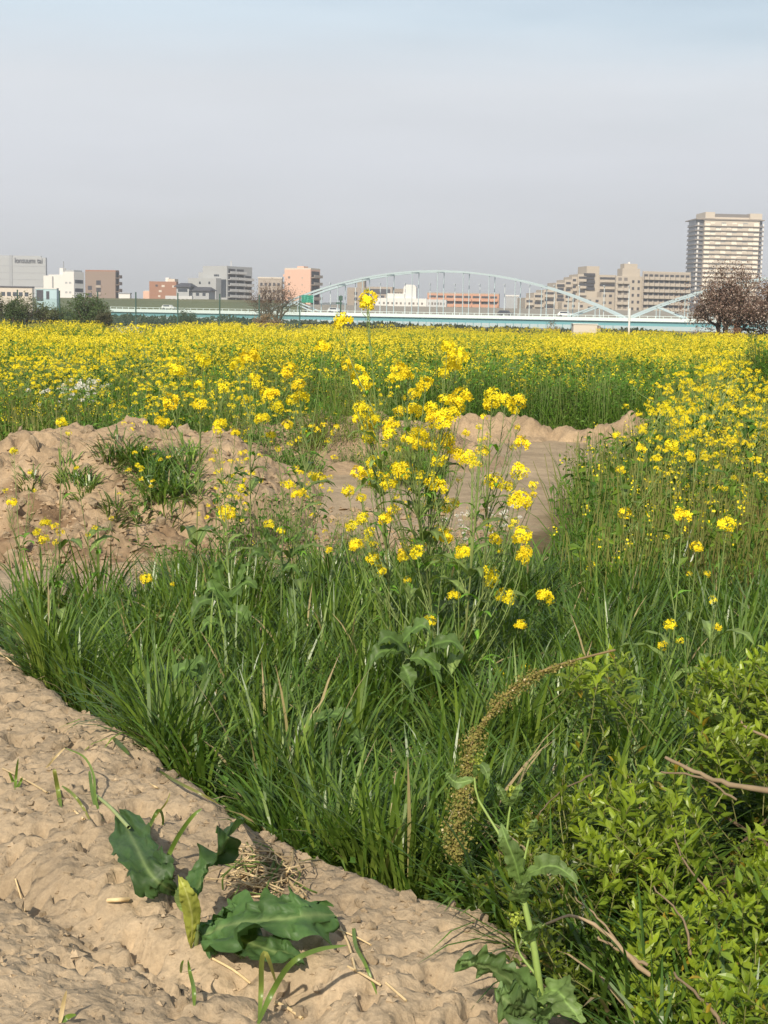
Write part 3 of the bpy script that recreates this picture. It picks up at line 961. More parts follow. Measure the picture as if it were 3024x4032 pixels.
PLANTS = [  # name part of the label, root pixel x, distance, photo x of the stem top
    ('tallest flowering rape plant of the central group, dense with yellow flower heads', 1660, 6.0, 1760),
    ('flowering rape plant on the left side of the central group', 1540, 6.15, 1450),
    ('flowering rape plant at the right edge of the central group, heads spread to the right', 1860, 6.2, 2010),
    ('flowering rape plant in the middle of the central group, behind the arched brown spike', 1740, 5.85, 1600),
    ('low branching rape plant in front of the central group with scattered small heads', 1800, 5.55, 1900),
]
bins = [[] for _ in PLANTS]
rs = np.random.RandomState(21)
for x, y, r in PH:
    if y > 2030: c = [4, 4, 3, 2] if x > 1600 else [3, 1, 4]
    elif x < 1500: c = [1]
    elif x < 1640: c = [3, 1, 3]
    elif x < 1850: c = [0, 0, 3]
    else: c = [2] if y > 1500 or x > 1880 else [0, 2]
    bins[c[rs.randint(len(c))]].append((x, y, r))
for k in range(46):                 # small side heads and late buds between the big ones
    x, y = rs.uniform(1400, 2090), rs.uniform(1640, 2260)
    bins[(1, 3, 0, 4, 2)[int(np.clip((x - 1400) / 138 + rs.randn() * .5, 0, 4))]].append((x, y, rs.uniform(9, 14)))
for k, ((lab, rx, D, tx), hs) in enumerate(zip(PLANTS, bins)):
    W3 = []
    for x, y, r in hs:
        p = at(x, y, D + rs.uniform(-0.22, 0.22))
        W3.append((*p, np.clip(r * p[1] / FPX / 0.031 * 1.5, 0.6, 1.7)))
    base = at(rx, 2700, D)
    rape_plant('rape_plant', lab, (base[0], D), W3, 300 + k, 'rape plants in flower in the middle of the photograph', 12, 0.45 if k in (0, 4) else 0.2)

def px_plant(lab, rx, D, pts, seed, group=None, leaves=7, basal=2, red=0.3, name='rape_plant', rad=0.0045):
    rs = np.random.RandomState(seed)
    W3 = []
    for x, y, r in pts:
        p = at(x * S1, y * S1, D + rs.uniform(-0.15, 0.15))
        W3.append((*p, np.clip(r * S1 * p[1] / FPX / 0.031 * 1.45, 0.5, 1.7)))
    b = at(rx * S1, 1400, D)
    return rape_plant(name, lab, (b[0], D), W3, seed, group, leaves, red, basal, rad)
LG = 'rape plants in flower left of the central group'
px_plant('rape plant left of the central group whose top heads reach the far yellow field', 640, 7.1,
         [(625, 800, 15), (645, 832, 12), (650, 857, 13), (600, 880, 12), (590, 852, 12), (620, 918, 10), (560, 905, 8), (690, 1035, 13), (698, 748, 13), (632, 865, 10)], 401, LG)
px_plant('rape plant with many small heads standing before the soil mound crest', 545, 7.4,
         [(540, 772, 17), (512, 788, 12), (555, 830, 10), (534, 862, 8), (575, 850, 12), (570, 902, 10), (548, 815, 9), (585, 940, 8), (520, 1055, 9)], 402, LG)
px_plant('thin rape plant with two bright round heads above the mound crest', 425, 7.6,
         [(381, 800, 17), (370, 870, 17), (430, 832, 10), (440, 780, 14), (432, 872, 11), (355, 915, 10), (484, 838, 11), (343, 908, 8)], 403, LG)
px_plant('rape plant with drooping heads in front of the right shoulder of the mound', 505, 7.2,
         [(475, 915, 11), (470, 930, 9), (490, 1108, 14), (520, 980, 7), (508, 935, 8), (465, 975, 7), (580, 1133, 9), (607, 1147, 8)], 404, LG)
px_plant('low rape plant with three heads low between mound and tall group', 660, 6.6,
         [(625, 1048, 10), (640, 1068, 10), (612, 1045, 8), (655, 1060, 7), (600, 970, 7)], 405, LG)
LS = 'spindly rape plants at the left edge'
px_plant('spindly rape plant at left with a bunch of small yellow heads halfway up', 120, 6.9,
         [(80, 1150, 8), (98, 1130, 9), (118, 1138, 8), (130, 1150, 8), (95, 1165, 9), (132, 912, 9), (148, 936, 7), (120, 1172, 7)], 411, LS, 3, 1, 0.6, rad=0.004)
px_plant('faint thin rape plant nearest the left edge with a few pale heads', 45, 6.8,
         [(30, 975, 8), (65, 1020, 6), (25, 1085, 9), (75, 1060, 5), (12, 1060, 6)], 412, LS, 2, 1, 0.5, rad=0.0035)
px_plant('thin rape plant with few heads before the foot of the mound', 215, 7.1,
         [(205, 1140, 6), (240, 1120, 5), (190, 1155, 5), (165, 1010, 5)], 413, LS, 4, 1, 0.5, rad=0.0035)
RG = 'rape plants in flower at the right'
px_plant('rape plant at right with one bright head above the green shrub', 1470, 5.4, [(1475, 1115, 15), (1440, 1160, 6), (1447, 1350, 11), (1468, 1382, 9), (1430, 1395, 10)], 421, RG, 8, 2, 0.1)
px_plant('rape plant near the right edge with a single pale yellow head', 1555, 5.3, [(1570, 1132, 14), (1550, 1355, 9), (1540, 1295, 9)], 422, RG, 8, 2, 0.1)
px_plant('slim rape plant between the two right hand heads', 1500, 5.5, [(1505, 1182, 11), (1527, 1240, 8), (1490, 1240, 6)], 423, RG, 8, 2, 0.1)
px_plant('rape plant right of the bare soil with loose yellow green heads', 1390, 8.4, [(1385, 970, 9), (1450, 962, 12), (1490, 985, 10), (1420, 990, 8), (1340, 1015, 8), (1350, 1110, 12), (1330, 940, 7)], 424, RG, 14, 3, 0.1)
px_plant('small rape plant at the left front of the grass with two heads', 310, 6.2, [(315, 1250, 10), (450, 1287, 7), (372, 1262, 4)], 425, LG, 4, 2, 0.1, rad=0.003)

# ---------------------------------------------------------------- rape plants of the middle distance
def rape_proto(seed, h=1.15, col=YEL, nheads=12, spread=0.22):
    rs = np.random.RandomState(seed)
    gs, gl, gf = Geo(), Geo(), Geo()
    top = np.array([rs.randn() * 0.06, rs.randn() * 0.06, h])
    main = bez((0, 0, 0), (0, 0, h * .35), [top[0] * .6, top[1] * .6, h * .7], top, 9)
    t = np.linspace(0, 1, 9)
    tube(gs, main, 0.006 * (1 - 0.65 * t), stemcol(t, 0.15), 4)
    tips = [top]
    for j in range(nheads - 1):
        f = 0.3 + 0.6 * rs.rand()
        k = int(f * 8)
        a = rs.rand() * 6.28
        r = spread * (0.35 + 0.8 * rs.rand())
        tip = main[k] + [r * math.cos(a), r * math.sin(a), (0.16 + 0.3 * rs.rand()) * h]
        tip[2] = min(tip[2], h * 1.02)
        pa = bez(main[k], main[k] + (tip - main[k]) * [.4, .4, .25], tip - [0, 0, 0.07], tip, 5)
        tube(gs, pa, np.linspace(0.0032, 0.0016, 5), stemcol(np.linspace(.4, 1, 5)), 3)
        tips.append(tip)
    for p in tips:
        nf = rs.randint(8, 16)
        th = np.arccos(1 - rs.rand(nf) * 1.4)
        ph = np.arange(nf) * 2.4
        D = np.stack([np.sin(th) * np.cos(ph), np.sin(th) * np.sin(ph), np.cos(th)], -1)
        flowers(gf, p + D * 0.026, D + .3 * rs.randn(nf, 3), np.full(nf, 0.012), rs, col)
    nl = 46
    k = rs.randint(0, 7, nl)
    a = rs.rand(nl) * 6.28
    hh_ = main[k]
    r = 0.02 + 0.12 * rs.rand(nl)
    P = hh_ + np.stack([r * np.cos(a), r * np.sin(a), 0.1 * rs.rand(nl)], -1)
    tn = rs.rand(nl, 1)
    small_leaves(gl, P, 0.05 + 0.08 * rs.rand(nl), np.stack([np.cos(a), np.sin(a), 0.8 + rs.rand(nl)], -1), G_DK * tn + G_MID * 1.2 * (1 - tn), rs, 0.32)
    return gs.mesh('stem', M_STEM), gl.mesh('leaves', M_LEAF), gf.mesh('blossoms', M_PETAL)
PROTO = [rape_proto(500 + i, 0.95 + 0.09 * (i % 4), YEL * (0.97 + .03 * (i % 2)), 9 + 2 * (i % 4)) for i in range(8)]
WHITE = rape_proto(540, 0.8, np.array([0.78, 0.76, 0.70]), 9)
def place_rape(x, y, sc, label, group, rs, proto=None):
    e = empty('rape_plant', (x, y, hz(x, y) - 0.02), rs.rand() * 6.28)
    e.scale = (sc * (0.9 + 0.2 * rs.rand()),) * 2 + (sc,)
    e.rotation_euler.x = rs.randn() * 0.06
    e.rotation_euler.y = rs.randn() * 0.06
    st, lf, fl = proto or PROTO[place_rape.k if place_rape.k is not None else rs.randint(8)]
    place_rape.k = None
    mob('stem', st, e)
    stuff(mob('leaves', lf, e))
    stuff(mob('blossoms', fl, e))
    return tag(e, label, 'rape plant', group)
place_rape.k = None
HDS = ('few', 'a dozen', 'many', 'crowded')
def desc(x, y, where, rows, u, cols, rs):
    place_rape.k = rs.randint(8)
    row = ('front row', 'second row', 'middle rows', 'rear rows', 'last row')[sum(y > r for r in rows)]
    return 'rape plant with %s heads, %s of %s, %s' % (HDS[place_rape.k % 4], row, where, cols[int(np.clip(u * 3, 0, 2))])
rs = np.random.RandomState(31)
def right_area(x, y):
    b = bare(x, y)
    edge = sstep(0.2, 1.8, x - (1.5 + (y - 13) * 0.33))
    return np.where((b < 0.3) & (x > .14 * y + .3) & (x < y * 0.27 + 0.6) & (y > 8.8), 0.12 + 0.88 * edge, 0)
x_, y_ = sample_area(98, 1.0, 6.5, 8.8, 20, right_area, rs)
for x, y in zip(x_, y_):
    place_rape(x, y, rs.uniform(0.78, 1.05) - 0.12 * (y < 11), desc(x, y, 'right thicket', (10.8, 13.2, 15.6, 17.8), (x - 1.5 - (y - 13) * .33) / (.27 * y + .6 - 1.5 - (y - 13) * .33), ('beside the bare soil', 'midway to right edge', 'by the right edge'), rs), 'rape plants in the thicket at the right', rs)
def left_area(x, y):
    return np.where((x < -0.6 - (y < 16) * 1.6) & (x > -y * 0.27 - 0.6) & (bare(x, y) < 0.3), 0.3 + 0.7 * sstep(14.5, 19, y), 0)
x_, y_ = sample_area(110, -7.5, -0.5, 14.4, 24, left_area, rs)
for x, y in zip(x_, y_):
    place_rape(x, y, rs.uniform(0.75, 1.05), desc(x, y, 'plants behind mound', (16.5, 18.4, 20.3, 22.2), (x + .27 * y + .6) / (.27 * y), ('by the left edge', 'behind the mound crest', 'behind its right shoulder'), rs), 'rape plants behind the soil mound', rs)
x_, y_ = sample_area(20, -0.8, 5.5, 21.4, 25, lambda x, y: np.full(x.shape, 0.5), rs)
for x, y in zip(x_, y_):
    place_rape(x, y, rs.uniform(0.8, 1.02), desc(x, y, 'far field edge', (22, 23, 24, 24.6), (x + .8) / 6.3, ('at left', 'behind the bare soil', 'towards the right'), rs), 'rape plants at the edge of the far field', rs)
for px, py, D in ((265, 1500, 17.5), (300, 1490, 18), (330, 1510, 17), (285, 1520, 16.8), (240, 1530, 16.5), (350, 1495, 18.3)):
    p = at(px, py, D)
    place_rape(p[0], D, 0.95 + 0.1 * rs.rand(), 'white flowering radish plant among the yellow ones behind the mound', 'white flowering plants behind the mound', rs, WHITE)['category'] = 'radish plant'

for px, py, D in ((1850, 1950, 9.2), (1960, 1960, 9.4), (1790, 1985, 9.0), (2010, 1940, 9.6)):
    p = at(px, py, D)
    place_rape(p[0], D, 0.52 + .08 * rs.rand(), 'small white flowering radish plant on bare soil behind the tall central group', 'white flowering plants behind the central group', rs, WHITE)['category'] = 'radish plant'

rs = np.random.RandomState(37)
for k in range(9):
    x, y = rs.uniform(-1.7, .35), rs.uniform(8.4, 10.4)
    place_rape(x, y, rs.uniform(.55, .8) * (.85 if x < -1 else 1), desc(x, y, 'plants before mound', (8.9, 9.4, 9.9, 10.3), (x + 1.9) / 2.25, ('at its left', 'at its middle', 'by bare patch'), rs), 'thin rape plants in front of the mound', rs)
x_, y_ = sample_area(26, -2.9, .5, 14.3, 16.6, lambda x, y: np.where(x < .5 - (y - 14) * .1, 1., 0.), rs)
for x, y in zip(x_, y_):
    place_rape(x, y, rs.uniform(.6, .9), desc(x, y, 'far heap plants', (14.8, 15.3, 15.8, 16.2), (x + 2.9) / 3.4, ('at its left', 'at its middle', 'at its right'), rs), 'rape plants around the far soil heap', rs)
# ---------------------------------------------------------------- weeds and far field (uncountable masses)
def scatter(name, P, rz, scl, idx, protos, label, cat):
    """one object whose points carry patch meshes"""
    col = bpy.data.collections.new(name + '_patches')
    for k, me in enumerate(protos):
        o = bpy.data.objects.new('%s_patch_%02d' % (name, k), me)
        col.objects.link(o)
    me = bpy.data.meshes.new(name)
    me.vertices.add(len(P))
    me.vertices.foreach_set('co', np.asarray(P, np.float32).ravel())
    r = me.attributes.new('rot', 'FLOAT_VECTOR', 'POINT')
    r.data.foreach_set('vector', np.stack([np.zeros(len(P)), np.zeros(len(P)), rz], -1).astype(np.float32).ravel())
    a = me.attributes.new('scl', 'FLOAT_VECTOR', 'POINT')
    a.data.foreach_set('vector', np.asarray(scl, np.float32).ravel())
    a = me.attributes.new('idx', 'INT', 'POINT')
    a.data.foreach_set('value', np.asarray(idx, np.int32))
    ob = mob(name, me)
    ng = bpy.data.node_groups.new(name, 'GeometryNodeTree')
    ng.interface.new_socket('Geometry', in_out='INPUT', socket_type='NodeSocketGeometry')
    ng.interface.new_socket('Geometry', in_out='OUTPUT', socket_type='NodeSocketGeometry')
    n = ng.nodes.new
    gi, go = n('NodeGroupInput'), n('NodeGroupOutput')
    ci = n('GeometryNodeCollectionInfo')
    ci.inputs['Collection'].default_value = col
    ci.inputs['Separate Children'].default_value = True
    ci.inputs['Reset Children'].default_value = True
    ip = n('GeometryNodeInstanceOnPoints')
    ip.inputs['Pick Instance'].default_value = True
    def named(nm, ty):
        q = n('GeometryNodeInputNamedAttribute')
        q.data_type = ty
        q.inputs['Name'].default_value = nm
        return q.outputs['Attribute']
    L = ng.links.new
    L(gi.outputs[0], ip.inputs['Points'])
    L(ci.outputs[0], ip.inputs['Instance'])
    L(named('idx', 'INT'), ip.inputs['Instance Index'])
    L(named('rot', 'FLOAT_VECTOR'), ip.inputs['Rotation'])
    L(named('scl', 'FLOAT_VECTOR'), ip.inputs['Scale'])
    L(ip.outputs[0], go.inputs[0])
    md = ob.modifiers.new('patches', 'NODES')
    md.node_group = ng
    return stuff(tag(ob, label, cat))

def weedpatch(seed, h, rad, nblade, nleaf, dark=1.0, flower=0, fcol=YEL, bw=0.010, stems=10, fz=(0.75, 1.05), hue=(1, 1, 1), fs=0.026):
    rs = np.random.RandomState(seed)
    g = Geo()
    r, a = rad * np.sqrt(rs.rand(nblade)), rs.rand(nblade) * 6.28
    root = np.stack([r * np.cos(a), r * np.sin(a), np.zeros(nblade)], -1)
    a0 = 0.05 + 0.4 * rs.rand(nblade)
    tn = rs.rand(nblade, 1)
    c = (G_DK * (1 - tn) + G_MID * 1.15 * tn) * dark
    ribbons(g, root, h * (0.5 + 0.5 * rs.rand(nblade)), bw * (0.7 + .6 * rs.rand(nblade)), rs.rand(nblade) * 6.28, a0, a0 + 0.3 + rs.rand(nblade), c * 0.9 + G_YEL * 0.1, c, 3, rs.randn(nblade))
    r, a = rad * np.sqrt(rs.rand(nleaf)), rs.rand(nleaf) * 6.28
    P = np.stack([r * np.cos(a), r * np.sin(a), h * 0.95 * rs.rand(nleaf) ** 0.8], -1)
    tn = rs.rand(nleaf, 1)
    small_leaves(g, P, 0.03 + 0.06 * rs.rand(nleaf), rs.randn(nleaf, 3) * 0.6 + [0, 0, 0.8], (G_DK * 1.1 * (1 - tn) + G_MID * 1.25 * tn) * dark, rs, 0.4)
    for j in range(stems):
        rr, aa = rad * math.sqrt(rs.rand()), rs.rand() * 6.28
        p = np.array([rr * math.cos(aa), rr * math.sin(aa), 0])
        q = p + [rs.randn() * .08, rs.randn() * .08, h * rs.uniform(.85, 1.05)]
        tube(g, [p, (p + q) / 2 + [0.02, 0, 0.03], q], [0.004, 0.003, 0.002], np.array([0.13, 0.18, 0.05]) * dark, 3)
    ng_ = len(g.K)
    if flower:
        r, a = rad * np.sqrt(rs.rand(flower)), rs.rand(flower) * 6.28
        P = np.stack([r * np.cos(a), r * np.sin(a), h * (fz[0] + (fz[1] - fz[0]) * rs.rand(flower) ** 0.7)], -1)
        nf = 9
        D = rs.randn(flower * nf, 3)
        D /= np.linalg.norm(D, axis=1)[:, None]
        Q = np.repeat(P, nf, 0) + D * 0.03 * [1, 1, 1.3]
        n = len(Q)
        small_leaves(g, Q, np.full(n, fs), D + [0, 0, 0.5], np.tile(fcol, (n, 1)) * (0.88 + 0.2 * rs.rand(n, 1)), rs, 0.95)
    g.K = [k_ * np.array(hue) if q_ < ng_ else k_ for q_, k_ in enumerate(g.K)]
    return g.mesh('patch', M_FIELD)

WP = [weedpatch(601, 0.38, 0.34, 170, 60, 1.15), weedpatch(602, 0.45, 0.34, 120, 110, 1.3), weedpatch(603, 0.6, 0.32, 90, 150, 1.2, 0, bw=0.008, stems=22),
      weedpatch(604, 0.95, 0.4, 120, 260, 1.35, 4, stems=20, fs=.018, hue=(1.15, 1.05, 1)), weedpatch(605, 1.0, 0.42, 160, 200, 1.2, 2, stems=12, fs=.018, hue=(1.15, 1.05, 1)), weedpatch(606, 0.85, 0.36, 60, 230, 1.35, 7, stems=26, fs=.014),
      weedpatch(607, 0.75, 0.34, 30, 170, 1.0, 0, bw=.006, stems=46, hue=(1.8, 1.0, 1.2)), weedpatch(608, 0.7, 0.34, 90, 160, 1.2, 5, bw=.008, stems=34, fs=.014, hue=(1.5, 1.12, 1.1))]
rs = np.random.RandomState(41)
P, ix, sc = [], [], []
def lay(n, box, dens, ids, smin, smax, zmul=(0.85, 1.15)):
    x, y = sample_area(n, *box, dens, rs)
    z = h_all(x, y) - 0.03
    s = rs.uniform(smin, smax, n)
    P.append(np.stack([x, y, z], -1)); ix.append(rs.choice(ids, n))
    sc.append(np.stack([s, s, s * rs.uniform(*zmul, n)], -1))
lay(330, (1.0, 7, 7.5, 21), lambda x, y: np.where((bare(x, y) < 0.25) & (x < y * 0.3 + 1) & (x > .125 * y + .2) & (y > 7.5), 1, 0), [0, 1, 1, 2, 7, 7], 0.8, 1.15)
lay(120, (1.6, 7, 9.5, 21), lambda x, y: np.where((bare(x, y) < 0.1) & (x < y * 0.3 + 1) & (x > .15 * y + .35), 1, 0), [2, 5, 7, 7], 0.8, 1.05)
lay(9, (1.4, 3.2, 7.2, 10.5), lambda x, y: np.where((bare(x, y) < .3) & (x < y * .29) & (x > .17 * y), 1., 0.), [6], 0.6, 0.8)
lay(300, (-9, -0.6, 13.9, 24), lambda x, y: np.where((bare(x, y) < 0.25) & (x > -y * .32 - 1), 1, 0), [0, 1, 7, 2], 0.85, 1.25)
lay(160, (-9, -2.2, 15.5, 24), lambda x, y: np.where(x > -y * .32 - 1, 1, 0), [2, 3, 5, 5], 0.7, 0.95)
lay(60, (-6, -3.0, 14.2, 16.2), lambda x, y: np.where((x > -y * .3 - .6) & (x < -3.7 - 0.2 * (y - 14)), 1, 0), [3, 4], 0.55, 0.75)
lay(330, (-1.4, 5.8, 21.2, 25.4), lambda x, y: np.ones_like(x), [3, 4, 3, 5], 0.8, 1.05, (.8, 1.2))
lay(60, (5.4, 8, 19, 25), lambda x, y: np.where(x > 6.4, 1., 0.5) * (np.hypot(x - 5.75, y - 20.5) > 1.2), [3, 5], 0.8, 1.0)
lay(46, (-3.4, 0.6, 14.4, 18.2), lambda x, y: np.where(fbm(x * 1.3, y * 1.3, 119, 2) > -.1, 1., .15), [0, 1, 2, 7], 0.5, 0.85)
lay(8, (-1.7, .3, 8.6, 10.4), lambda x, y: np.ones_like(x), [1, 2, 7], 0.4, 0.6)
P, ix, sc = np.concatenate(P), np.concatenate(ix), np.concatenate(sc)
scatter('tall_weeds', P, rs.rand(len(P)) * 6.28, sc, ix, WP, 'tall green weeds and grass around the bare soil and mounds', 'weeds')

FPATCH = [weedpatch(620 + i, 1.08, 0.62, 100, 260, 1.55, 22 + 8 * i, YEL2 * (0.94 + .03 * i), 0.014, 12, (0.72, 1.08)) for i in range(4)]
FPATCH += [weedpatch(630, 0.95, 0.6, 120, 190, 1.05, 6, YEL2, 0.014, 14), weedpatch(631, 0.95, 0.6, 60, 170, 1.1, 55, np.array([0.74, 0.74, 0.62]), 0.014, 14)]
rs = np.random.RandomState(43)
n = 4300
yy = np.exp(rs.uniform(math.log(23.5), math.log(102), n * 2))
xx = rs.uniform(-0.40, 0.40, n * 2) * (yy + 4)
gap = (yy < 25.2) & (xx > -1.6) & (xx < 5.6)
gap |= bare(xx, yy) > 0.3
low = (xx < -6.5) & (xx > -20) & (yy > 40) & (yy < 58)
keep = ~gap
xx, yy, low = xx[keep][:n], yy[keep][:n], low[keep][:n]
q = fbm(xx * 0.13, yy * 0.09, 111, 3)
idx = rs.choice([0, 1, 2, 3, 3], len(xx))
greenish = (q < -0.12) | ((xx < -0.14 * yy) & (yy > 60) & (yy < 84) & (rs.rand(len(xx)) < .75))
idx = np.where(greenish & (rs.rand(len(xx)) < 0.7), 4, idx)
idx = np.where((xx < -0.05 * yy) & (yy > 45) & (yy < 70) & (fbm(xx * .2, yy * .2, 115, 2) > 0.1), 5, idx)
idx = np.where(low, 4, idx)
zs = rs.uniform(0.74, 1.12, len(xx)) * (1 + 0.24 * fbm(xx * .4, yy * .4, 113, 3))
zs = np.where(low, zs * 0.55, zs)
s = rs.uniform(0.9, 1.3, len(xx))
scatter('rape_field', np.stack([xx, yy, h_ground(xx, yy) - 0.02], -1), rs.rand(len(xx)) * 6.28, np.stack([s, s, zs], -1), idx, FPATCH, 'wide field of yellow flowering rape stretching to the fence and trees', 'flower field')
# ---------------------------------------------------------------- green shrub at the lower right
SHP = np.array([(2290, 2560), (2380, 2540), (2520, 2620), (2640, 2640), (2780, 2600), (2900, 2590), (3060, 2560), (3500, 2560), (3500, 4300), (2420, 4300), (2330, 4040), (2180, 3860), (2010, 3660), (1860, 3480), (1960, 3330), (2060, 3200), (2190, 3150), (2230, 3000), (2270, 2860), (2330, 2760), (2240, 2640)], float)
def inpoly(x, y, poly):
    c = np.zeros(np.shape(x), bool)
    j = len(poly) - 1
    for i in range(len(poly)):
        xi, yi = poly[i]
        xj, yj = poly[j]
        c ^= ((yi > y) != (yj > y)) & (x < (xj - xi) * (y - yi) / (yj - yi + 1e-12) + xi)
        j = i
    return c
def leafat(g, P, T, Nn, size, col, asp=0.36):
    """folded pointed leaves with direction T and facing Nn"""
    n = len(P)
    S = np.cross(T, Nn)
    S /= np.linalg.norm(S, axis=1)[:, None] + 1e-9
    U = np.cross(S, T)
    z = size[:, None]
    w_ = z * asp * 0.5
    V = np.stack([P, P + T * z * .33 + S * w_ * .9 + U * z * .05, P + T * z * .33, P + T * z * .33 - S * w_ * .9 + U * z * .05,
                  P + T * z * .66 + S * w_ * .8 + U * z * .02, P + T * z * .66 - U * z * .03, P + T * z * .66 - S * w_ * .8 + U * z * .02, P + T * z - U * z * .14], 1)
    b = (np.arange(n) * 8)[:, None]
    F3 = np.array([(0, 2, 1), (0, 3, 2), (7, 4, 5), (7, 5, 6)])
    F4 = np.array([(1, 2, 5, 4), (2, 3, 6, 5)])
    K = np.repeat(col, 8, 0)
    g.add(V.reshape(-1, 3), (b[:, :, None] + F3[None]).reshape(-1, 3), K)
    g.F4.append((b[:, :, None] + F4[None]).reshape(-1, 4) + g.n - n * 8)
    return V
rs = np.random.RandomState(51)
SH = empty('green_shrub', (1.25, 3.3, 0.0))
so_ = np.array([1.25, 3.3, 0.0])
LP, LT, LN, LS_, LC = [], [], [], [], []
gt = Geo()
tw = 0
while tw < 960:
    px, py = rs.uniform(1850, 3500), rs.uniform(2520, 4300)
    if not inpoly(np.array([px]), np.array([py]), SHP)[0]:
        continue
    lump = fbm(np.array([px / 260.0]), np.array([py / 260.0]), 131, 3)[0]
    if lump < -0.08 and rs.rand() < 0.90:
        continue
    D = np.interp(py, [2560, 3000, 3400, 4032, 4300], [4.25, 3.75, 3.25, 2.72, 2.5]) - 0.42 * lump + 0.5 * rs.rand() ** 2.5
    tip = at(px, py, D)
    gz = hz(tip[0], tip[1])
    if tip[2] < gz + 0.03:
        continue
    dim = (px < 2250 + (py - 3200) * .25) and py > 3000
    dirv = np.array([rs.randn() * 0.55 - 0.1, rs.randn() * 0.5 - 0.3, 0.9 + 0.3 * rs.rand()])
    dirv /= np.linalg.norm(dirv)
    Lt = 0.10 + 0.12 * rs.rand()
    basep = tip - dirv * Lt + [0.03, 0.04, -0.01]
    path = bez(basep, basep + dirv * Lt * .3 + rs.randn(3) * .01, tip - dirv * Lt * .3, tip, 5)
    tube(gt, path - so_, np.linspace(0.0018, 0.0010, 5), np.array([0.15, 0.15, 0.05]) * (0.8 + 0.4 * rs.rand()), 3)
    nl = rs.randint(10, 17)
    f = np.linspace(0.12, 1.0, nl)
    k = np.minimum((f * 4).astype(int), 3)
    fr = (f * 4 - k)[:, None]
    P = path[k] * (1 - fr) + path[k + 1] * fr
    an = np.arange(nl) * 2.4 + rs.rand() * 6
    A = np.cross(dirv, [0.3, 0.9, 0.1])
    A /= np.linalg.norm(A)
    B = np.cross(dirv, A)
    outw = A[None] * np.cos(an)[:, None] + B[None] * np.sin(an)[:, None]
    T = outw * (0.9 - 0.55 * f ** 3)[:, None] + dirv[None] * (0.35 + 0.65 * f ** 2)[:, None] + [0, 0, -0.12] + rs.randn(nl, 3) * .12
    T /= np.linalg.norm(T, axis=1)[:, None]
    Nn = dirv[None] - outw * 0.3 + rs.randn(nl, 3) * 0.15
    fresh = np.clip(0.25 + 0.75 * f[:, None] ** 1.5 + 0.15 * rs.randn(), 0, 1.1)
    col = np.array([0.08, 0.145, 0.018]) * (1 - fresh) + np.array([0.30, 0.395, 0.03]) * fresh
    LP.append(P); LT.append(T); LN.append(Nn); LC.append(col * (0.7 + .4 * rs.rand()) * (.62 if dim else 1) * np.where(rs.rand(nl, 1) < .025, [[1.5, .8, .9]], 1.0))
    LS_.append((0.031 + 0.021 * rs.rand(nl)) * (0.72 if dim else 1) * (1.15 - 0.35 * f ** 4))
    tw += 1
LP, LT, LN, LC, LS_ = map(np.concatenate, (LP, LT, LN, LC, LS_))
inview = np.array([(abs((p - CAM) @ RT / ((p - CAM) @ FWD)) < 0.257) & (abs((p - CAM) @ UP / ((p - CAM) @ FWD)) < 0.343) for p in LP])
app = np.where(inview, LS_ / LP[:, 1], 0)
big = np.argsort(-app)[:300]
rest = np.ones(len(LP), bool)
rest[big] = False
gl = Geo()
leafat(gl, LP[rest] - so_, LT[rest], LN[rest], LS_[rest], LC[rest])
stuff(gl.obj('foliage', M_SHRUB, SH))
stuff(gt.obj('twigs', M_STEM, SH))
LM = []
for c in (0, 1, 2):
    gg = Geo()
    leafat(gg, np.zeros((1, 3)), np.array([[1.0, 0, 0]]), np.array([[0, 0, 1.0]]), np.array([1.0]), np.array([[0.13, 0.22, 0.025], [0.17, 0.27, 0.028], [0.21, 0.31, 0.03]])[c:c + 1])
    LM.append(gg.mesh('leaf', M_SHRUB))
for k in big:
    T = Vector(LT[k])
    S = T.cross(Vector(LN[k])).normalized()
    U = S.cross(T)
    o = mob('leaf', LM[int(np.clip((LC[k][1] - .12) / .07, 0, 2))], SH)
    m = Matrix((( T.x, -S.x, U.x, 0), (T.y, -S.y, U.y, 0), (T.z, -S.z, U.z, 0), (0, 0, 0, 1)))
    o.matrix_local = Matrix.Translation(Vector(LP[k] - so_)) @ m @ Matrix.Diagonal((LS_[k],) * 3 + (1,))
BR = np.array([0.25, 0.175, 0.105])
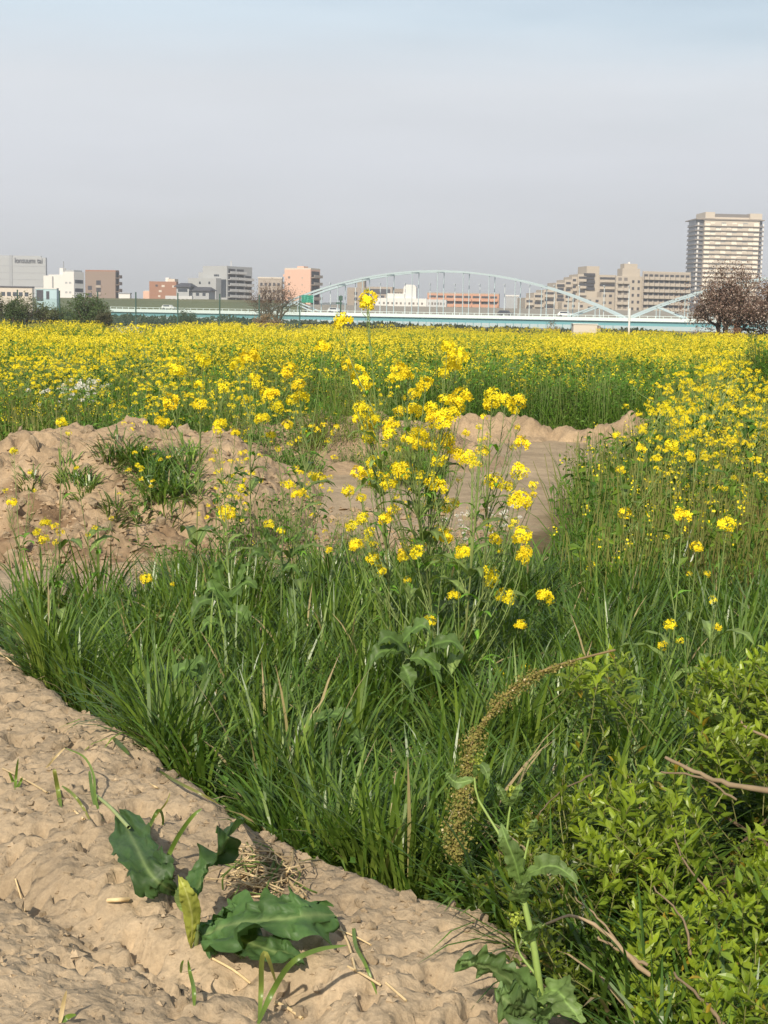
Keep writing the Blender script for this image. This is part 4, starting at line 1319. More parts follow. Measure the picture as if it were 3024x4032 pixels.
for pts, r0, r1, c in (([(2620, 2980, 3.45), (2740, 3040, 3.4), (2860, 3085, 3.35), (3060, 3120, 3.3)], .005, .009, BR * 1.1),
                       ([(2600, 3040, 3.6), (2760, 3060, 3.55), (2900, 3150, 3.5)], .003, .004, BR * .8),
                       ([(2150, 3640, 2.95), (2230, 3610, 2.95), (2310, 3625, 2.95), (2400, 3690, 2.93), (2460, 3750, 2.92), (2560, 3840, 2.9)], .003, .007, BR * 1.25),
                       ([(2350, 3690, 2.95), (2440, 3740, 2.93), (2550, 3800, 2.9)], .003, .005, BR * 1.1),
                       ([(2260, 3530, 3.1), (2380, 3640, 3.0), (2480, 3790, 2.95)], .002, .004, BR),
                       ([(2570, 3490, 3.1), (2690, 3620, 3.0), (2720, 3760, 2.95)], .002, .004, BR * .9),
                       ([(2650, 3830, 2.8), (2780, 3950, 2.7), (2860, 4050, 2.65)], .003, .006, BR * .9),
                       ([(2640, 3250, 3.4), (2700, 3400, 3.3), (2840, 3560, 3.2)], .002, .004, BR * .8),
                       ([(2120, 3210, 3.5), (2200, 3120, 3.55), (2330, 3050, 3.6)], .0018, .003, BR * .6),
                       ([(2870, 2790, 3.9), (2950, 2870, 3.8), (3060, 2910, 3.75)], .003, .005, BR * 1.1)):
    gg = Geo()
    W3 = spline([at(*p) for p in pts], 14) - so_
    W3 += 0.0015 * np.random.RandomState(len(pts)).randn(*W3.shape)
    tube(gg, W3, np.linspace(r0, r1, 14) * .8 * (1 + .12 * np.sin(np.arange(14) * 2.3)), c * np.array([.95, 1.0, 1.0]), 7)
    gg.obj('branch', M_BARK, SH, True)
tag(SH, 'sprawling shrub with bright yellow green pointed leaves beside the soil bank', 'shrub')
# stems of the shrub down to the ground
gg = Geo()
for k in range(16):
    b = np.array([rs.uniform(0.9, 2.0), rs.uniform(2.9, 4.3), 0])
    b[2] = hz(b[0], b[1])
    q = b + [rs.randn() * .2 - .1, rs.randn() * .15 - .1, rs.uniform(.3, .5)]
    gg = Geo()
    tube(gg, bez(b, b + [0, 0, .2], q - [0, 0, .1], q, 6) - so_, np.linspace(.007, .003, 6), BR * .5, 5)
    gg.obj('trunk', M_BARK, SH)

# ---------------------------------------------------------------- drooping brown spike that arches out of the shrub
M_SEED = plantmat('seed_husk', 0.9, 0.08, 0.15, 0.1, 40)
SPK = spline([at(*p) for p in ((2420, 2560, 4.0), (2300, 2590, 3.9), (2180, 2625, 3.8), (2090, 2665, 3.75), (1985, 2745, 3.7), (1900, 2850, 3.65), (1850, 2950, 3.62), (1835, 3060, 3.58), (1815, 3180, 3.52), (1790, 3300, 3.48), (1800, 3370, 3.45))], 60)
e = empty('drooping_spike', SPK[0])
gg = Geo()
tube(gg, SPK - SPK[0], np.linspace(.0035, .0015, 60), np.array([.26, .18, .07]), 5)
gg.obj('stem', M_STEM, e, True)
gg = Geo()
nb = 5200
f = 0.13 + 0.87 * rs.rand(nb) ** 0.85
k = np.minimum((f * 59).astype(int), 58)
w_ = np.interp(f, [0.1, 0.25, 0.5, 0.7, 0.88, 1.0], [0.002, 0.012, 0.026, 0.018, 0.031, 0.017])
w_ = w_ * np.clip(1 + 1.8 * fbm(f * 36, f * 0 + 3, 171, 2), .2, 1.9)
D = rs.randn(nb, 3)
D /= np.linalg.norm(D, axis=1)[:, None]
Pb = SPK[k] + (SPK[k + 1] - SPK[k]) * rs.rand(nb, 1) + D * (w_ * np.sqrt(rs.rand(nb)))[:, None] * [1, 1, 1.1] - [0, 0, 0.004]
tn = rs.rand(nb, 1)
kol = np.array([.27, .215, .07]) * (1 - tn) + np.array([.16, .17, .04]) * tn
kol = np.where(rs.rand(nb, 1) < 0.03, np.array([[.5, .42, .24]]), kol)
small_leaves(gg, Pb - SPK[0], 0.004 + 0.006 * rs.rand(nb), D + rs.randn(nb, 3) * .5, kol, rs, 0.8)
stuff(gg.obj('seed_clusters', M_SEED, e))
tag(e, 'long arching brown seed spike drooping from the shrub over the grass', 'seed spike')

# ---------------------------------------------------------------- dock leaves and shoots on the soil bank
def veincol(A, base, rib, nv=9):
    v, t = np.abs(A[:, 0]), A[:, 1]
    mid = np.exp(-(v / 0.09) ** 2)
    side = 0.14 * np.exp(-((((t - 0.35 * v) * nv) % 1 - 0.5) / 0.16) ** 2)
    q = np.clip(mid + side, 0, 1)[:, None]
    return base * (1 - q) + rib * q
DK, DKR = np.array([0.062, 0.128, 0.036]), np.array([0.20, 0.28, 0.10])
def bigleaf(parent, o, pts, W, side, name='leaf', **kw):
    col = kw.pop('col', DK)
    rib = kw.pop('rib', DKR)
    nv = kw.pop('veins', 9)
    crumple = kw.pop('crumple', .55)
    V, F, A = leafgrid([np.asarray(p) for p in pts], W, side, nt_=44, nv=18, **kw)
    gg = Geo()
    Tn = np.cross(V[19 + 9] - V[9], V[18] - V[0])
    Tn = Tn / (np.linalg.norm(Tn) + 1e-9)
    q_ = A[:, 0] * W * 60 + kw.get('seed', 0), A[:, 1] * 9.0
    V = V + Tn * (W * crumple * (fbm(q_[0] * .7, q_[1] * 1.5, 181, 4, .6) * np.minimum(1, np.abs(A[:, 0]) * 2 + .2)))[:, None]
    gg.add(V - o, F, veincol(A, col * (0.9 + .2 * np.sin(A[:, 1:2] * 9)), rib, nv))
    return gg.obj(name, M_LEAF, parent, True)
def lift(px, py, h):
    """point h above the terrain seen at a pixel"""
    p = ongrd(px, py)
    t = 1 - h / (EYE - p[2])
    return CAM + (p - CAM) * t
# plant one: leaf lying from the left
r0 = ongrd(372, 3128)
e = empty('dock_plant', r0)
gg = Geo()
tube(gg, spline([r0, lift(430, 3175, .03), lift(507, 3258, .05)], 8) - r0, [.005] * 8, np.array([.30, .36, .14]), 6)
gg.obj('leaf_stalk', M_STEM, e, True)
bigleaf(e, r0, [lift(470, 3200, .05), lift(535, 3330, .075), lift(585, 3430, .06), lift(640, 3485, .04), lift(690, 3505, .02)], 0.052, (0.9, 0.35, 0.45), fold=.15, ruffle=.22, teeth=.24, seed=2, shape='ovate')
tag(e, 'dark green toothed dock leaf lying across the soil on a pale stalk', 'dock plant')
# plant two: upright folded leaf, yellow leaf and two broad leaves to the right
r0 = ongrd(772, 3720)
e = empty('dock_plant', r0)
gg = Geo()
tube(gg, spline([r0, lift(778, 3640, .05), lift(774, 3530, .10)], 8) - r0, [.006, .006, .006, .005, .005, .004, .004, .003], np.array([.20, .27, .09]), 6)
gg.obj('leaf_stalk', M_STEM, e, True)
bigleaf(e, r0, [lift(774, 3530, .10), lift(810, 3440, .14), lift(862, 3350, .19), lift(920, 3275, .24), lift(966, 3228, .26)], 0.036, (0.75, -0.3, 0.6), fold=.7, ruffle=.1, teeth=.10, seed=3, col=DK * 1.1)
o = bigleaf(e, r0, [lift(752, 3735, .0), lift(757, 3620, .07), lift(735, 3520, .13), lift(700, 3440, .17)], 0.020, (1, 0.1, .1), fold=.35, ruffle=.08, teeth=.05, seed=4, col=np.array([.38, .40, .07]), rib=np.array([.5, .5, .16]), shape='lance')
o['label'] = 'yellowing narrow leaf'
bigleaf(e, r0, [lift(735, 3600, .05), lift(715, 3560, .06), lift(708, 3520, .06), lift(702, 3480, .05)], 0.012, (1, 0, .2), fold=.3, ruffle=.1, teeth=.05, seed=14, col=np.array([.16, .22, .05]), shape='lance')
bigleaf(e, r0, [r0 + [.01, 0, .01], lift(860, 3655, .035), lift(960, 3630, .07), lift(1080, 3620, .085), lift(1200, 3605, .08), lift(1312, 3598, .05)], 0.072, (0.1, 1, 0.35), fold=.12, ruffle=.26, teeth=.26, seed=5, shape='oblong', col=DK * 1.25, veins=11)
bigleaf(e, r0, [r0 + [.02, -.01, .01], lift(880, 3690, .02), lift(980, 3710, .04), lift(1080, 3745, .045), lift(1190, 3770, .025)], 0.048, (0.2, 1, 0.2), fold=.1, ruffle=.2, teeth=.2, seed=6, shape='oblong', col=DK * 1.0)
bigleaf(e, r0, [r0 + [.01, .01, .01], lift(850, 3620, .03), lift(900, 3580, .05), lift(960, 3545, .06)], 0.035, (0.6, .7, 0.3), fold=.1, ruffle=.25, teeth=.2, seed=7, shape='oblong', col=DK * 1.2)
tag(e, 'dock plant with an upright folded leaf and broad crumpled leaves on the soil bank', 'dock plant')

# tall young rape stalk at the bottom right with its broad lower leaves
YD = 2.62
r0 = np.array([*at(2150, 4080, YD)[:2], 0])
r0[2] = hz(r0[0], r0[1])
e = empty('young_rape_stalk', r0)
gg = Geo()
LG_ = np.array([.18, .25, .06])
def pp(x, y, d=0):
    return at(x, y, YD + d)
stem = spline([r0, pp(2143, 4032), pp(2120, 3850, .01), pp(2097, 3699, .02), pp(2070, 3580, .03), pp(2052, 3488, .04)], 24)
tube(gg, stem - r0, np.linspace(.0085, .0048, 24), LG_ * 1.1, 8)
for pts, r_ in (([(2052, 3488, .04), (2062, 3400, .05), (2088, 3277, .06)], .003), ([(2055, 3500, .04), (2020, 3400, .06), (1980, 3310, .08), (1945, 3250, .1), (1880, 3140, .12), (1868, 3060, .13)], .0034),
                ([(2060, 3540, .04), (2000, 3330, .05), (2000, 3240, .05), (2012, 3160, .05)], .003), ([(2110, 3760, .02), (2060, 3700, .06), (2030, 3640, .08)], .003), ([(2120, 3850, .02), (2050, 3760, .05), (2030, 3690, .05), (2025, 3620, .05)], .003)):
    q = spline([pp(*p) for p in pts], 10) - r0
    tube(gg, q, np.linspace(r_, r_ * .6, 10), LG_ * 1.15, 6)
gg.obj('stem', M_STEM, e, True)
LL = np.array([.13, .20, .055])
for pts, W_, sd, kw in (([(2055, 3500, .04), (2030, 3400, .0), (1995, 3310, -.02), (1972, 3240, .0)], .017, (1, .3, .1), {}),
                        ([(2060, 3470, .03), (2110, 3425, .0), (2180, 3410, -.02), (2235, 3440, -.04), (2280, 3485, -.05)], .018, (.2, .8, .7), {}),
                        ([(2065, 3560, .03), (2045, 3530, .0), (2060, 3500, -.02), (2075, 3475, -.03)], .018, (1, .2, .2), {}),
                        ([(2098, 3700, .02), (2085, 3690, -.02), (2100, 3665, -.04), (2135, 3640, -.05)], .016, (1, .2, .5), {}),
                        ([(2012, 3180, .05), (2030, 3150, .03), (2042, 3120, .02), (2048, 3085, .02)], .012, (1, .2, .3), {}),
                        ([(2000, 3170, .05), (1985, 3140, .04), (1970, 3110, .04), (1955, 3080, .04)], .008, (1, .2, .3), {}),
                        ([(1868, 3060, .13), (1890, 3010, .1), (1915, 3040, .08), (1925, 3090, .08)], .009, (1, .2, .3), {}),
                        ([(1868, 3070, .13), (1800, 3080, .13), (1770, 3060, .13), (1755, 3040, .13)], .011, (0, .5, 1), {}),
                        ([(2088, 3290, .06), (2098, 3270, .04), (2105, 3245, .03), (2110, 3220, .03)], .010, (1, .2, .3), {}),
                        ([(2125, 3930, .0), (2190, 3900, -.04), (2240, 3960, -.08), (2290, 4030, -.1)], .028, (.4, .6, .7), {}),
                        ):
    bigleaf(e, r0, [pp(*p) for p in pts], W_, sd, fold=.3, ruffle=.16, teeth=.26, seed=int(pts[1][0]), col=LL, rib=LL * 1.8)
for pts, W_, sd, sdn in (([(2130, 3960, 0), (2060, 3900, .02), (1960, 3830, .05), (1880, 3795, .06), (1810, 3775, .06)], .052, (.35, -.7, .75), 5),
                         ([(2135, 4010, 0), (2090, 3985, -.02), (2010, 3950, -.02), (1950, 3900, .0)], .048, (.5, -.6, .6), 8),
                         ([(2140, 4050, 0), (2090, 4060, -.04), (2040, 4090, -.06), (2000, 4150, -.06)], .035, (.5, .6, .3), 9)):
    bigleaf(e, r0, [pp(*p) for p in pts], W_, sd, fold=.15, ruffle=.2, teeth=.28, seed=sdn, col=np.array([.12, .20, .06]), rib=np.array([.24, .33, .13]), shape='oblong')
gg = Geo()
for q in ((1886, 3000, .12), (2012, 3120, .05), (2088, 3270, .06), (2028, 3620, .05)):
    c_ = pp(*q) - r0
    nb = 60
    D = rs.randn(nb, 3)
    small_leaves(gg, c_ + D * [.006, .006, .008], np.full(nb, .008), D, np.array([.34, .40, .06]) * (.7 + .6 * rs.rand(nb, 1)), rs, .7)
stuff(gg.obj('flower_buds', M_LEAF, e))
tag(e, 'pale green young rape stalk with buds rising at the bottom before the shrub', 'rape plant')

# single shoots on the soil: bent blades
def shoot(label, strokes, group='bent grass shoots on the soil bank'):
    """strokes: list of (pixel, pixel, height above soil) paths, width, colour"""
    p0 = strokes[0][0][0]
    o = ongrd(p0[0], p0[1])
    e = empty('grass_shoot', o)
    for pts, W_, c in strokes:
        S = spline([lift(*p) for p in pts], 18)
        T = np.gradient(S, axis=0)
        vd = S - CAM
        sd = np.cross(T, vd)
        sd /= np.linalg.norm(sd, axis=1)[:, None] + 1e-9
        nn = np.cross(T, sd)
        nn /= np.linalg.norm(nn, axis=1)[:, None] + 1e-9
        t = np.linspace(0, 1, 18)
        pr = (np.minimum(1, .5 + t * 3) * np.sqrt(np.clip(1.02 - t ** 3, 0, 1)) * W_)[:, None]
        V = np.stack([S - sd * pr + nn * pr * .3, S, S + sd * pr + nn * pr * .3], 1).reshape(-1, 3) - o
        i = np.arange(17)[:, None] * 3
        j = np.arange(2)[None]
        F = np.stack([i + j, i + j + 1, i + j + 4, i + j + 3], -1).reshape(-1, 4)
        gg = Geo()
        cc = np.asarray(c, float)
        if cc.ndim == 2:
            cc = np.repeat(cc[0] * (1 - t)[:, None] + cc[1] * t[:, None], 3, 0)
        gg.add(V, F, cc)
        gg.obj('blade', M_GRASS, e, True)
    tag(e, label, 'grass shoot', group)
GS, GO, ST = np.array([.14, .22, .04]), np.array([.26, .24, .07]), STRAWC
shoot('grass shoot with a straight green blade beside the dock leaf', [([(650, 3410, 0), (672, 3350, .04), (710, 3280, .10), (757, 3215, .15), (795, 3184, .17)], .0055, GS)])
shoot('long grass blade bent in a low arch across the upper soil', [([(400, 3230, 0), (375, 3140, .02), (368, 3050, .06), (330, 2980, .10), (255, 2945, .12)], .0035, GS * .9), ([(255, 2945, .12), (215, 2985, .08), (190, 3015, .05), (180, 3022, .03)], .003, ST), ([(405, 3232, 0), (370, 3150, .01), (355, 3060, .02), (352, 3035, .03)], .005, GS)])
shoot('yellow tipped broken grass blade at the left of the bank', [([(240, 3180, 0), (228, 3110, .03), (215, 3040, .06), (212, 3028, .07)], .006, [GS, GO * 1.3]), ([(245, 3095, .03), (290, 3130, .04), (330, 3185, .02), (368, 3260, 0)], .004, [GS, GO])])
shoot('small curled grass blade above the dock leaf', [([(560, 3305, 0), (590, 3250, .03), (612, 3205, .06), (625, 3190, .07), (638, 3205, .06), (640, 3250, .03), (600, 3300, .0)], .004, GS * .8), ([(575, 3300, 0), (610, 3220, .05), (655, 3160, .08), (670, 3120, .09)], .0025, GO)])
shoot('two bent grass blades at the bottom edge of the soil bank', [([(1020, 4020, 0), (1028, 3900, .07), (1030, 3790, .13), (1043, 3752, .15), (1062, 3790, .13), (1090, 3880, .05)], .005, [GS, GO * 1.2]), ([(1015, 4032, 0), (1075, 3900, .07), (1150, 3790, .13), (1250, 3740, .15), (1365, 3722, .15)], .0055, GS * .85)])
shoot('thin grass blade bending over straw at the right of the big dock leaf', [([(1390, 3620, 0), (1400, 3720, .02), (1440, 3800, .03), (1490, 3930, .0)], .004, GS)])
shoot('grass blade lying over the edge of the bank', [([(620, 3030, .0), (690, 3075, .03), (780, 3120, .04), (860, 3165, .02)], .004, [GS * .6, GO])])
shoot('dark grass blade lying near the top of the bank', [([(445, 2905, .0), (480, 2940, .02), (510, 2972, .01)], .007, GS * .55)])
shoot('straw yellow upright blade at the crest of the bank', [([(1225, 3310, 0), (1250, 3250, .05), (1280, 3190, .10), (1308, 3150, .13)], .008, [GO, GO * 1.5])])
shoot('thin grass blade leaning over the crest beside the straw', [([(1260, 3390, 0), (1300, 3340, .04), (1330, 3240, .10), (1345, 3180, .14)], .003, GS * .8)])
shoot('pale weed sprout at the left edge of the bank', [([(60, 3110, 0), (62, 3070, .03), (66, 3030, .06), (72, 2985, .09)], .004, GS * 1.2), ([(60, 3110, 0), (50, 3075, .03), (40, 3050, .05), (34, 3040, .06)], .004, GS * 1.2), ([(62, 3110, 0), (80, 3080, .02), (88, 3060, .03)], .004, GS)])
shoot('thin sprout of two blades at the middle bottom of the bank', [([(765, 3960, 0), (762, 3890, .04), (748, 3830, .08), (740, 3780, .1)], .004, GS), ([(712, 3830, 0), (715, 3800, .03), (722, 3780, .04)], .003, GS * 1.2)])
shoot('small green sprout at the bottom left corner', [([(240, 4030, 0), (265, 4005, .02), (300, 3995, .03)], .005, GS), ([(235, 4032, 0), (248, 3960, .05), (262, 3900, .08)], .004, ST)])

# ---------------------------------------------------------------- straw
rs = np.random.RandomState(61)
def straw(p0, p1, r, bend, h=0.004):
    S = spline([lift(*p0, h), lift((p0[0] + p1[0]) / 2 + bend, (p0[1] + p1[1]) / 2 - abs(bend) * .4, h * 2.2), lift(*p1, h)], 7)
    gg = Geo()
    tube(gg, S - S[0], r, STRAWC * (0.8 + .4 * rs.rand()), 5)
    o = gg.obj('dry_straw', M_STRAW, None, True)
    o.location = S[0]
    return o
for p0, p1, r, b, lab in (
    ((425, 3545), (505, 3540), .0055, 0, 'short thick dry straw on the soil left of the dock plant'),
    ((185, 3120), (10, 3025), .003, 4, 'long dry straw at the left edge of the bank'),
    ((0, 2570), (80, 2640), .0035, 3, 'dry straw on the upper left of the bank'),
    ((160, 2660), (270, 2740), .003, 4, 'dry straw just below the crest at upper left'),
    ((830, 3770), (985, 3870), .003, 8, 'dry straw below the broad dock leaf'),
    ((1370, 3805), (1500, 3880), .003, 3, 'dry straw at the lower right of the bank'),
    ((1315, 3610), (1400, 3820), .0028, 12, 'long thin dry straw right of the broad dock leaf'),
    ((1330, 3660), (1460, 3720), .0022, 5, 'thin dry straw lying on another right of the dock leaf'),
    ((1520, 3870), (1600, 3940), .003, 0, 'dry straw on bare soil at the right of the bank'),
    ((940, 3340), (1085, 3420), .0045, 0, 'thick pale straw across the straw heap'),
    ((1085, 3420), (1200, 3540), .0045, 4, 'straw running down right from the straw heap'),
    ((1010, 3300), (1160, 3180), .0025, 6, 'thin straw poking up past the crest of the bank'),
    ((1090, 3430), (1270, 3390), .0022, 10, 'thin straw stretching right from the straw heap'),
    ((590, 3085), (625, 3105), .003, 0, 'tiny straw on the upper bank'),
    ((100, 3590), (60, 3460), .0022, 0, 'thin straw on the lower left soil'),
    ((290, 3190), (330, 3225), .0035, 0, 'short straw between bent blades at left'),
    ((1085, 3945), (1190, 4010), .004, 6, 'pale straw at the bottom edge near the bent blades'),
    ((2360, 3815), (2395, 3850), .004, 0, 'pale straw chip in the shade of the shrub'),
    ((2450, 3910), (2520, 3985), .003, 0, 'straw under the shrub at the lower right'),
    ((545, 2985), (650, 2895), .0028, 3, 'straw leaning on the grass at the bank crest'),
):
    tag(straw(p0, p1, r, b), lab, 'straw', 'dry straws on the soil bank')
gg = Geo()
for k in range(150):
    px, py = 1040 + rs.randn() * 75, 3430 + rs.randn() * 55
    an = rs.rand() * 6.28
    l = 40 + 60 * rs.rand()
    h = .01 + .025 * rs.rand()
    S = spline([lift(px - l * math.cos(an), py - l * .5 * math.sin(an), h * rs.rand()), lift(px + rs.randn() * 14, py + rs.randn() * 10, h * 1.4), lift(px + l * math.cos(an), py + l * .5 * math.sin(an), h * rs.rand())], 6)
    tube(gg, S, .0012 + .0012 * rs.rand(), (STRAWC if rs.rand() < .75 else GS) * (.6 + .5 * rs.rand()), 4)
stuff(tag(gg.obj('straw_heap', M_STRAW), 'tangled heap of dry straw beside the dock plant on the bank', 'straw heap'))

# broad-leaved weeds standing in the grass
def weed(label, px, D, leaves, seed, h0=.1):
    rs = np.random.RandomState(seed)
    b = at(px * S1, 2400, D)
    o = np.array([b[0], D, hz(b[0], D)])
    e = empty('broadleaf_weed', o)
    gs = Geo()
    top = max(at(x * S1, y * S1, D)[2] for x, y, *_ in leaves) + .05
    ax = bez((0, 0, 0), (0.01, 0, (top - o[2]) * .4), (0, 0, (top - o[2]) * .7), (0.01, 0, top - o[2]), 10)
    tube(gs, ax, np.linspace(.006, .003, 10), np.array([.15, .2, .07]), 5)
    for x, y, ang, L, W_ in leaves:
        L, W_ = L * .78, W_ * .8
        c_ = at(x * S1, y * S1, D - .05) - o
        dv = np.array([math.cos(ang), -0.35, math.sin(ang)])
        dv /= np.linalg.norm(dv)
        p0, p3 = c_ - dv * L * .5, c_ + dv * L * .5
        V, F, A = leafgrid([p0, p0 + dv * L * .35 + [0, 0, .02], p0 + dv * L * .7 + [0, 0, .02], p3 - [0, 0, .03]], W_, np.cross(dv, [0, -.6, .8]), .25, .22, .34, 22, 8, 'ovate', 0, rs.randint(999))
        gl_ = Geo()
        base = np.array([.085, .145, .035]) * (.8 + .4 * rs.rand())
        gl_.add(V, F, veincol(A, base, base * 1.8, 7))
        gl_.obj('leaf', M_LEAF, e, True)
        k = np.argmin(np.abs(ax[:, 2] - max(p0[2] - .04, .02)))
        tube(gs, bez(ax[k], ax[k] * .5 + p0 * .5 + [0, 0, .0], p0 - dv * .02, p0 + dv * .01, 5), .0022, np.array([.18, .24, .09]), 4)
    gs.obj('stem', M_STEM, e, True)
    tag(e, label, 'weed', 'broad leaved weeds in the grass')
weed('broad leaved weed with grey green leaves standing in the grass left of centre', 495, 6.0, [(525, 1275, .6, .20, .045), (470, 1290, 2.4, .19, .045), (440, 1310, 3.6, .16, .04), (515, 1335, -.3, .17, .045), (500, 1370, .1, .13, .035), (455, 1355, 3.3, .12, .03), (470, 1235, 1.8, .14, .03), (530, 1240, 1.0, .13, .03)], 71)
weed('single large rounded leaf of a weed low in the left grass', 415, 4.9, [(405, 1460, 2.9, .14, .05), (430, 1445, .3, .08, .03)], 72)
weed('weed with large leaves below the tall rape group', 870, 5.3, [(850, 1395, 2.6, .18, .045), (900, 1370, .6, .17, .04), (960, 1400, .2, .2, .04), (830, 1420, 3.4, .16, .04), (920, 1440, -.4, .17, .045), (880, 1470, -1.2, .15, .035)], 73)
weed('weed with a long arching dark leaf in the middle of the grass', 720, 4.7, [(680, 1570, 3.5, .22, .03), (740, 1560, -.3, .16, .03), (770, 1610, -.9, .12, .03)], 74)
weed('weed leaf in the dark grass at the foot of the bank', 840, 4.0, [(850, 1800, -.6, .11, .035), (820, 1790, 2.6, .08, .03)], 75)
weed('upright leafy weed in front of the mound foot', 605, 6.6, [(590, 1185, 2.2, .14, .03), (640, 1200, .7, .14, .03), (560, 1205, 2.8, .13, .035), (625, 1235, .2, .13, .03), (575, 1160, 1.9, .1, .02), (650, 1165, .9, .1, .02)], 76)
weed('weed with folded grey leaves at the right in the grass', 1310, 4.7, [(1310, 1490, 2.5, .17, .045), (1350, 1500, .4, .15, .04), (1285, 1530, 3.7, .13, .035)], 77)
# ---------------------------------------------------------------- far things: levee, bridge, buildings, trees, fence
def cmat(name, c, rough=0.75, var=0.05, nscale=0.15, **k):
    return solidmat(name, c, rough, var, nscale, **k)
GLASS, _t, _b, _o = mat('window_glass')
_b.inputs['Base Color'].default_value = (0.05, 0.06, 0.075, 1)
_b.inputs['Roughness'].default_value = 0.12
_b.inputs['Specular IOR Level'].default_value = 0.6
GLASS_LT, _t, _b, _o = mat('pale_window_glass')
_b.inputs['Base Color'].default_value = (0.30, 0.30, 0.28, 1)
_b.inputs['Roughness'].default_value = 0.2
UNIT = Geo().box((-.5, 0, 0), (.5, 1, 1))
_unit = {}
def unit(m):
    if m.name not in _unit:
        _unit[m.name] = Geo().box((-.5, -.5, 0), (.5, .5, 1)).mesh('box_' + m.name, m)
    return _unit[m.name]
def ubox(name, parent, m, lo, hi):
    """a box part that shares one mesh per material"""
    return mob(name, unit(m), parent, ((lo[0] + hi[0]) / 2, (lo[1] + hi[1]) / 2, lo[2]), None, (hi[0] - lo[0], hi[1] - lo[1], hi[2] - lo[2]))
def sub(o, part):
    """make o a sub-part of part, keeping its place"""
    o.parent = part
    o.matrix_parent_inverse = part.matrix_basis.inverted()
    return o
def px2m(D):
    return D / FPX
def zat(px, py, D):
    return at(px, py, D)[2]

class Bld:
    """box building: hinge edge at the corner nearest the camera; front to the left (side=+1) or to the right (side=-1)"""
    def __init__(s, name, label, D, x0, xm, x1, ytop, m, theta, side=1, z0=-0.6):
        # x0..xm is the front, xm..x1 the receding side (side=+1: side to the right; -1: side to the left, x1 < xm)
        s.side = side
        edge = xm
        p = at(edge, 1250, D)
        s.e = empty(name, (p[0], D, z0), -side * theta)
        al = math.atan((edge - 1512) / FPX) * side
        s.W = abs(xm - x0) * px2m(D) / max(math.cos(theta + 0 * al), .2)
        s.Dp = abs(x1 - xm) * px2m(D) / max(math.sin(theta - al), .08) if x1 != xm else 12.0
        s.Dp = min(s.Dp, 34.0)
        s.H = zat(edge, ytop, D) - z0
        s.z0 = z0
        s.D = D
        s.m = m
        tag(s.e, label, 'building')
    def X(s, a, b):
        """front coordinate: a, b metres from the hinge edge along the front"""
        return (-b, -a) if s.side > 0 else (a, b)
    def body(s, name='wall', z1=None, a=0, b=None, y0=0, y1=None, m=None, z0=0):
        x = s.X(a, s.W if b is None else b)
        return ubox(name, s.e, m or s.m, (x[0], y0, z0), (x[1], s.Dp if y1 is None else y1, s.H if z1 is None else z1))
    def front(s, name, m, a0, a1, z0, z1, out=0.06):
        x = s.X(a0, a1)
        return ubox(name, s.e, m, (x[0], -out, z0), (x[1], 0.3, z1))
    def sidep(s, name, m, y0, y1, z0, z1, out=0.06):
        x = (-0.3, out) if s.side > 0 else (-out, 0.3)
        return ubox(name, s.e, m, (x[0], y0, z0), (x[1], y1, z1))
    def windows(s, m, a0, a1, n, z0, z1, floors, w, h, wall='front', out=0.05):
        for f in range(floors):
            z = z0 + (z1 - z0) * f / floors
            for k in range(n):
                c = a0 + (a1 - a0) * (k + .5) / n
                (s.front if wall == 'front' else s.sidep)('window', m, c - w / 2, c + w / 2, z, z + h, out)
    def balconies(s, mslab, mdark, a0, a1, z0, z1, floors, wall='side', depth=1.3, rail=1.1, n=1, gapw=0.5):
        fh = (z1 - z0) / floors
        fn = s.front if wall == 'front' else s.sidep
        for f in range(floors):
            z = z0 + fh * f
            w = (a1 - a0) / n
            for k in range(n):
                fn('window', mdark, a0 + k * w + gapw, a0 + (k + 1) * w - gapw, z + .15, z + fh - .45, .05)
                x0_, x1_ = a0 + k * w + gapw * .3, a0 + (k + 1) * w - gapw * .3
                if wall == 'front':
                    x = s.X(x0_, x1_)
                    bo = ubox('balcony', s.e, mslab, (x[0], -depth, z - .15), (x[1], -depth + .15, z + rail))
                    sub(ubox('balcony_slab', s.e, mslab, (x[0], -depth + .15, z - .15), (x[1], 0.1, z + .05)), bo)
                else:
                    q = (depth - .15, depth) if s.side > 0 else (-depth, -depth + .15)
                    bo = ubox('balcony', s.e, mslab, (q[0], x0_, z - .15), (q[1], x1_, z + rail))
                    q = (-.1, depth - .15) if s.side > 0 else (-depth + .15, .1)
                    sub(ubox('balcony_slab', s.e, mslab, (q[0], x0_, z - .15), (q[1], x1_, z + .05)), bo)

M_WHITE, M_PALE, M_GREY = cmat('white_wall', (.66, .64, .60)), cmat('pale_grey_wall', (.36, .37, .37)), cmat('grey_wall', (.30, .31, .32))
M_BROWN, M_BRICK, M_PINK = cmat('brown_wall', (.25, .19, .155)), cmat('red_brown_wall', (.30, .155, .10)), cmat('pink_wall', (.62, .40, .30))
M_TAN, M_BEIGE, M_ORANGE = cmat('tan_wall', (.30, .255, .205)), cmat('beige_wall', (.36, .31, .26)), cmat('orange_wall', (.52, .28, .18))
M_DARK, M_ROOF, M_CYANW = cmat('dark_recess', (.055, .055, .065)), cmat('dark_roof', (.075, .075, .085)), cmat('pale_blue_wall', (.38, .52, .55))
M_CREAM, M_LOUV = cmat('cream_wall', (.55, .49, .41)), cmat('louvre', (.17, .15, .135))
M_WBALC = cmat('white_balcony', (.50, .50, .49))

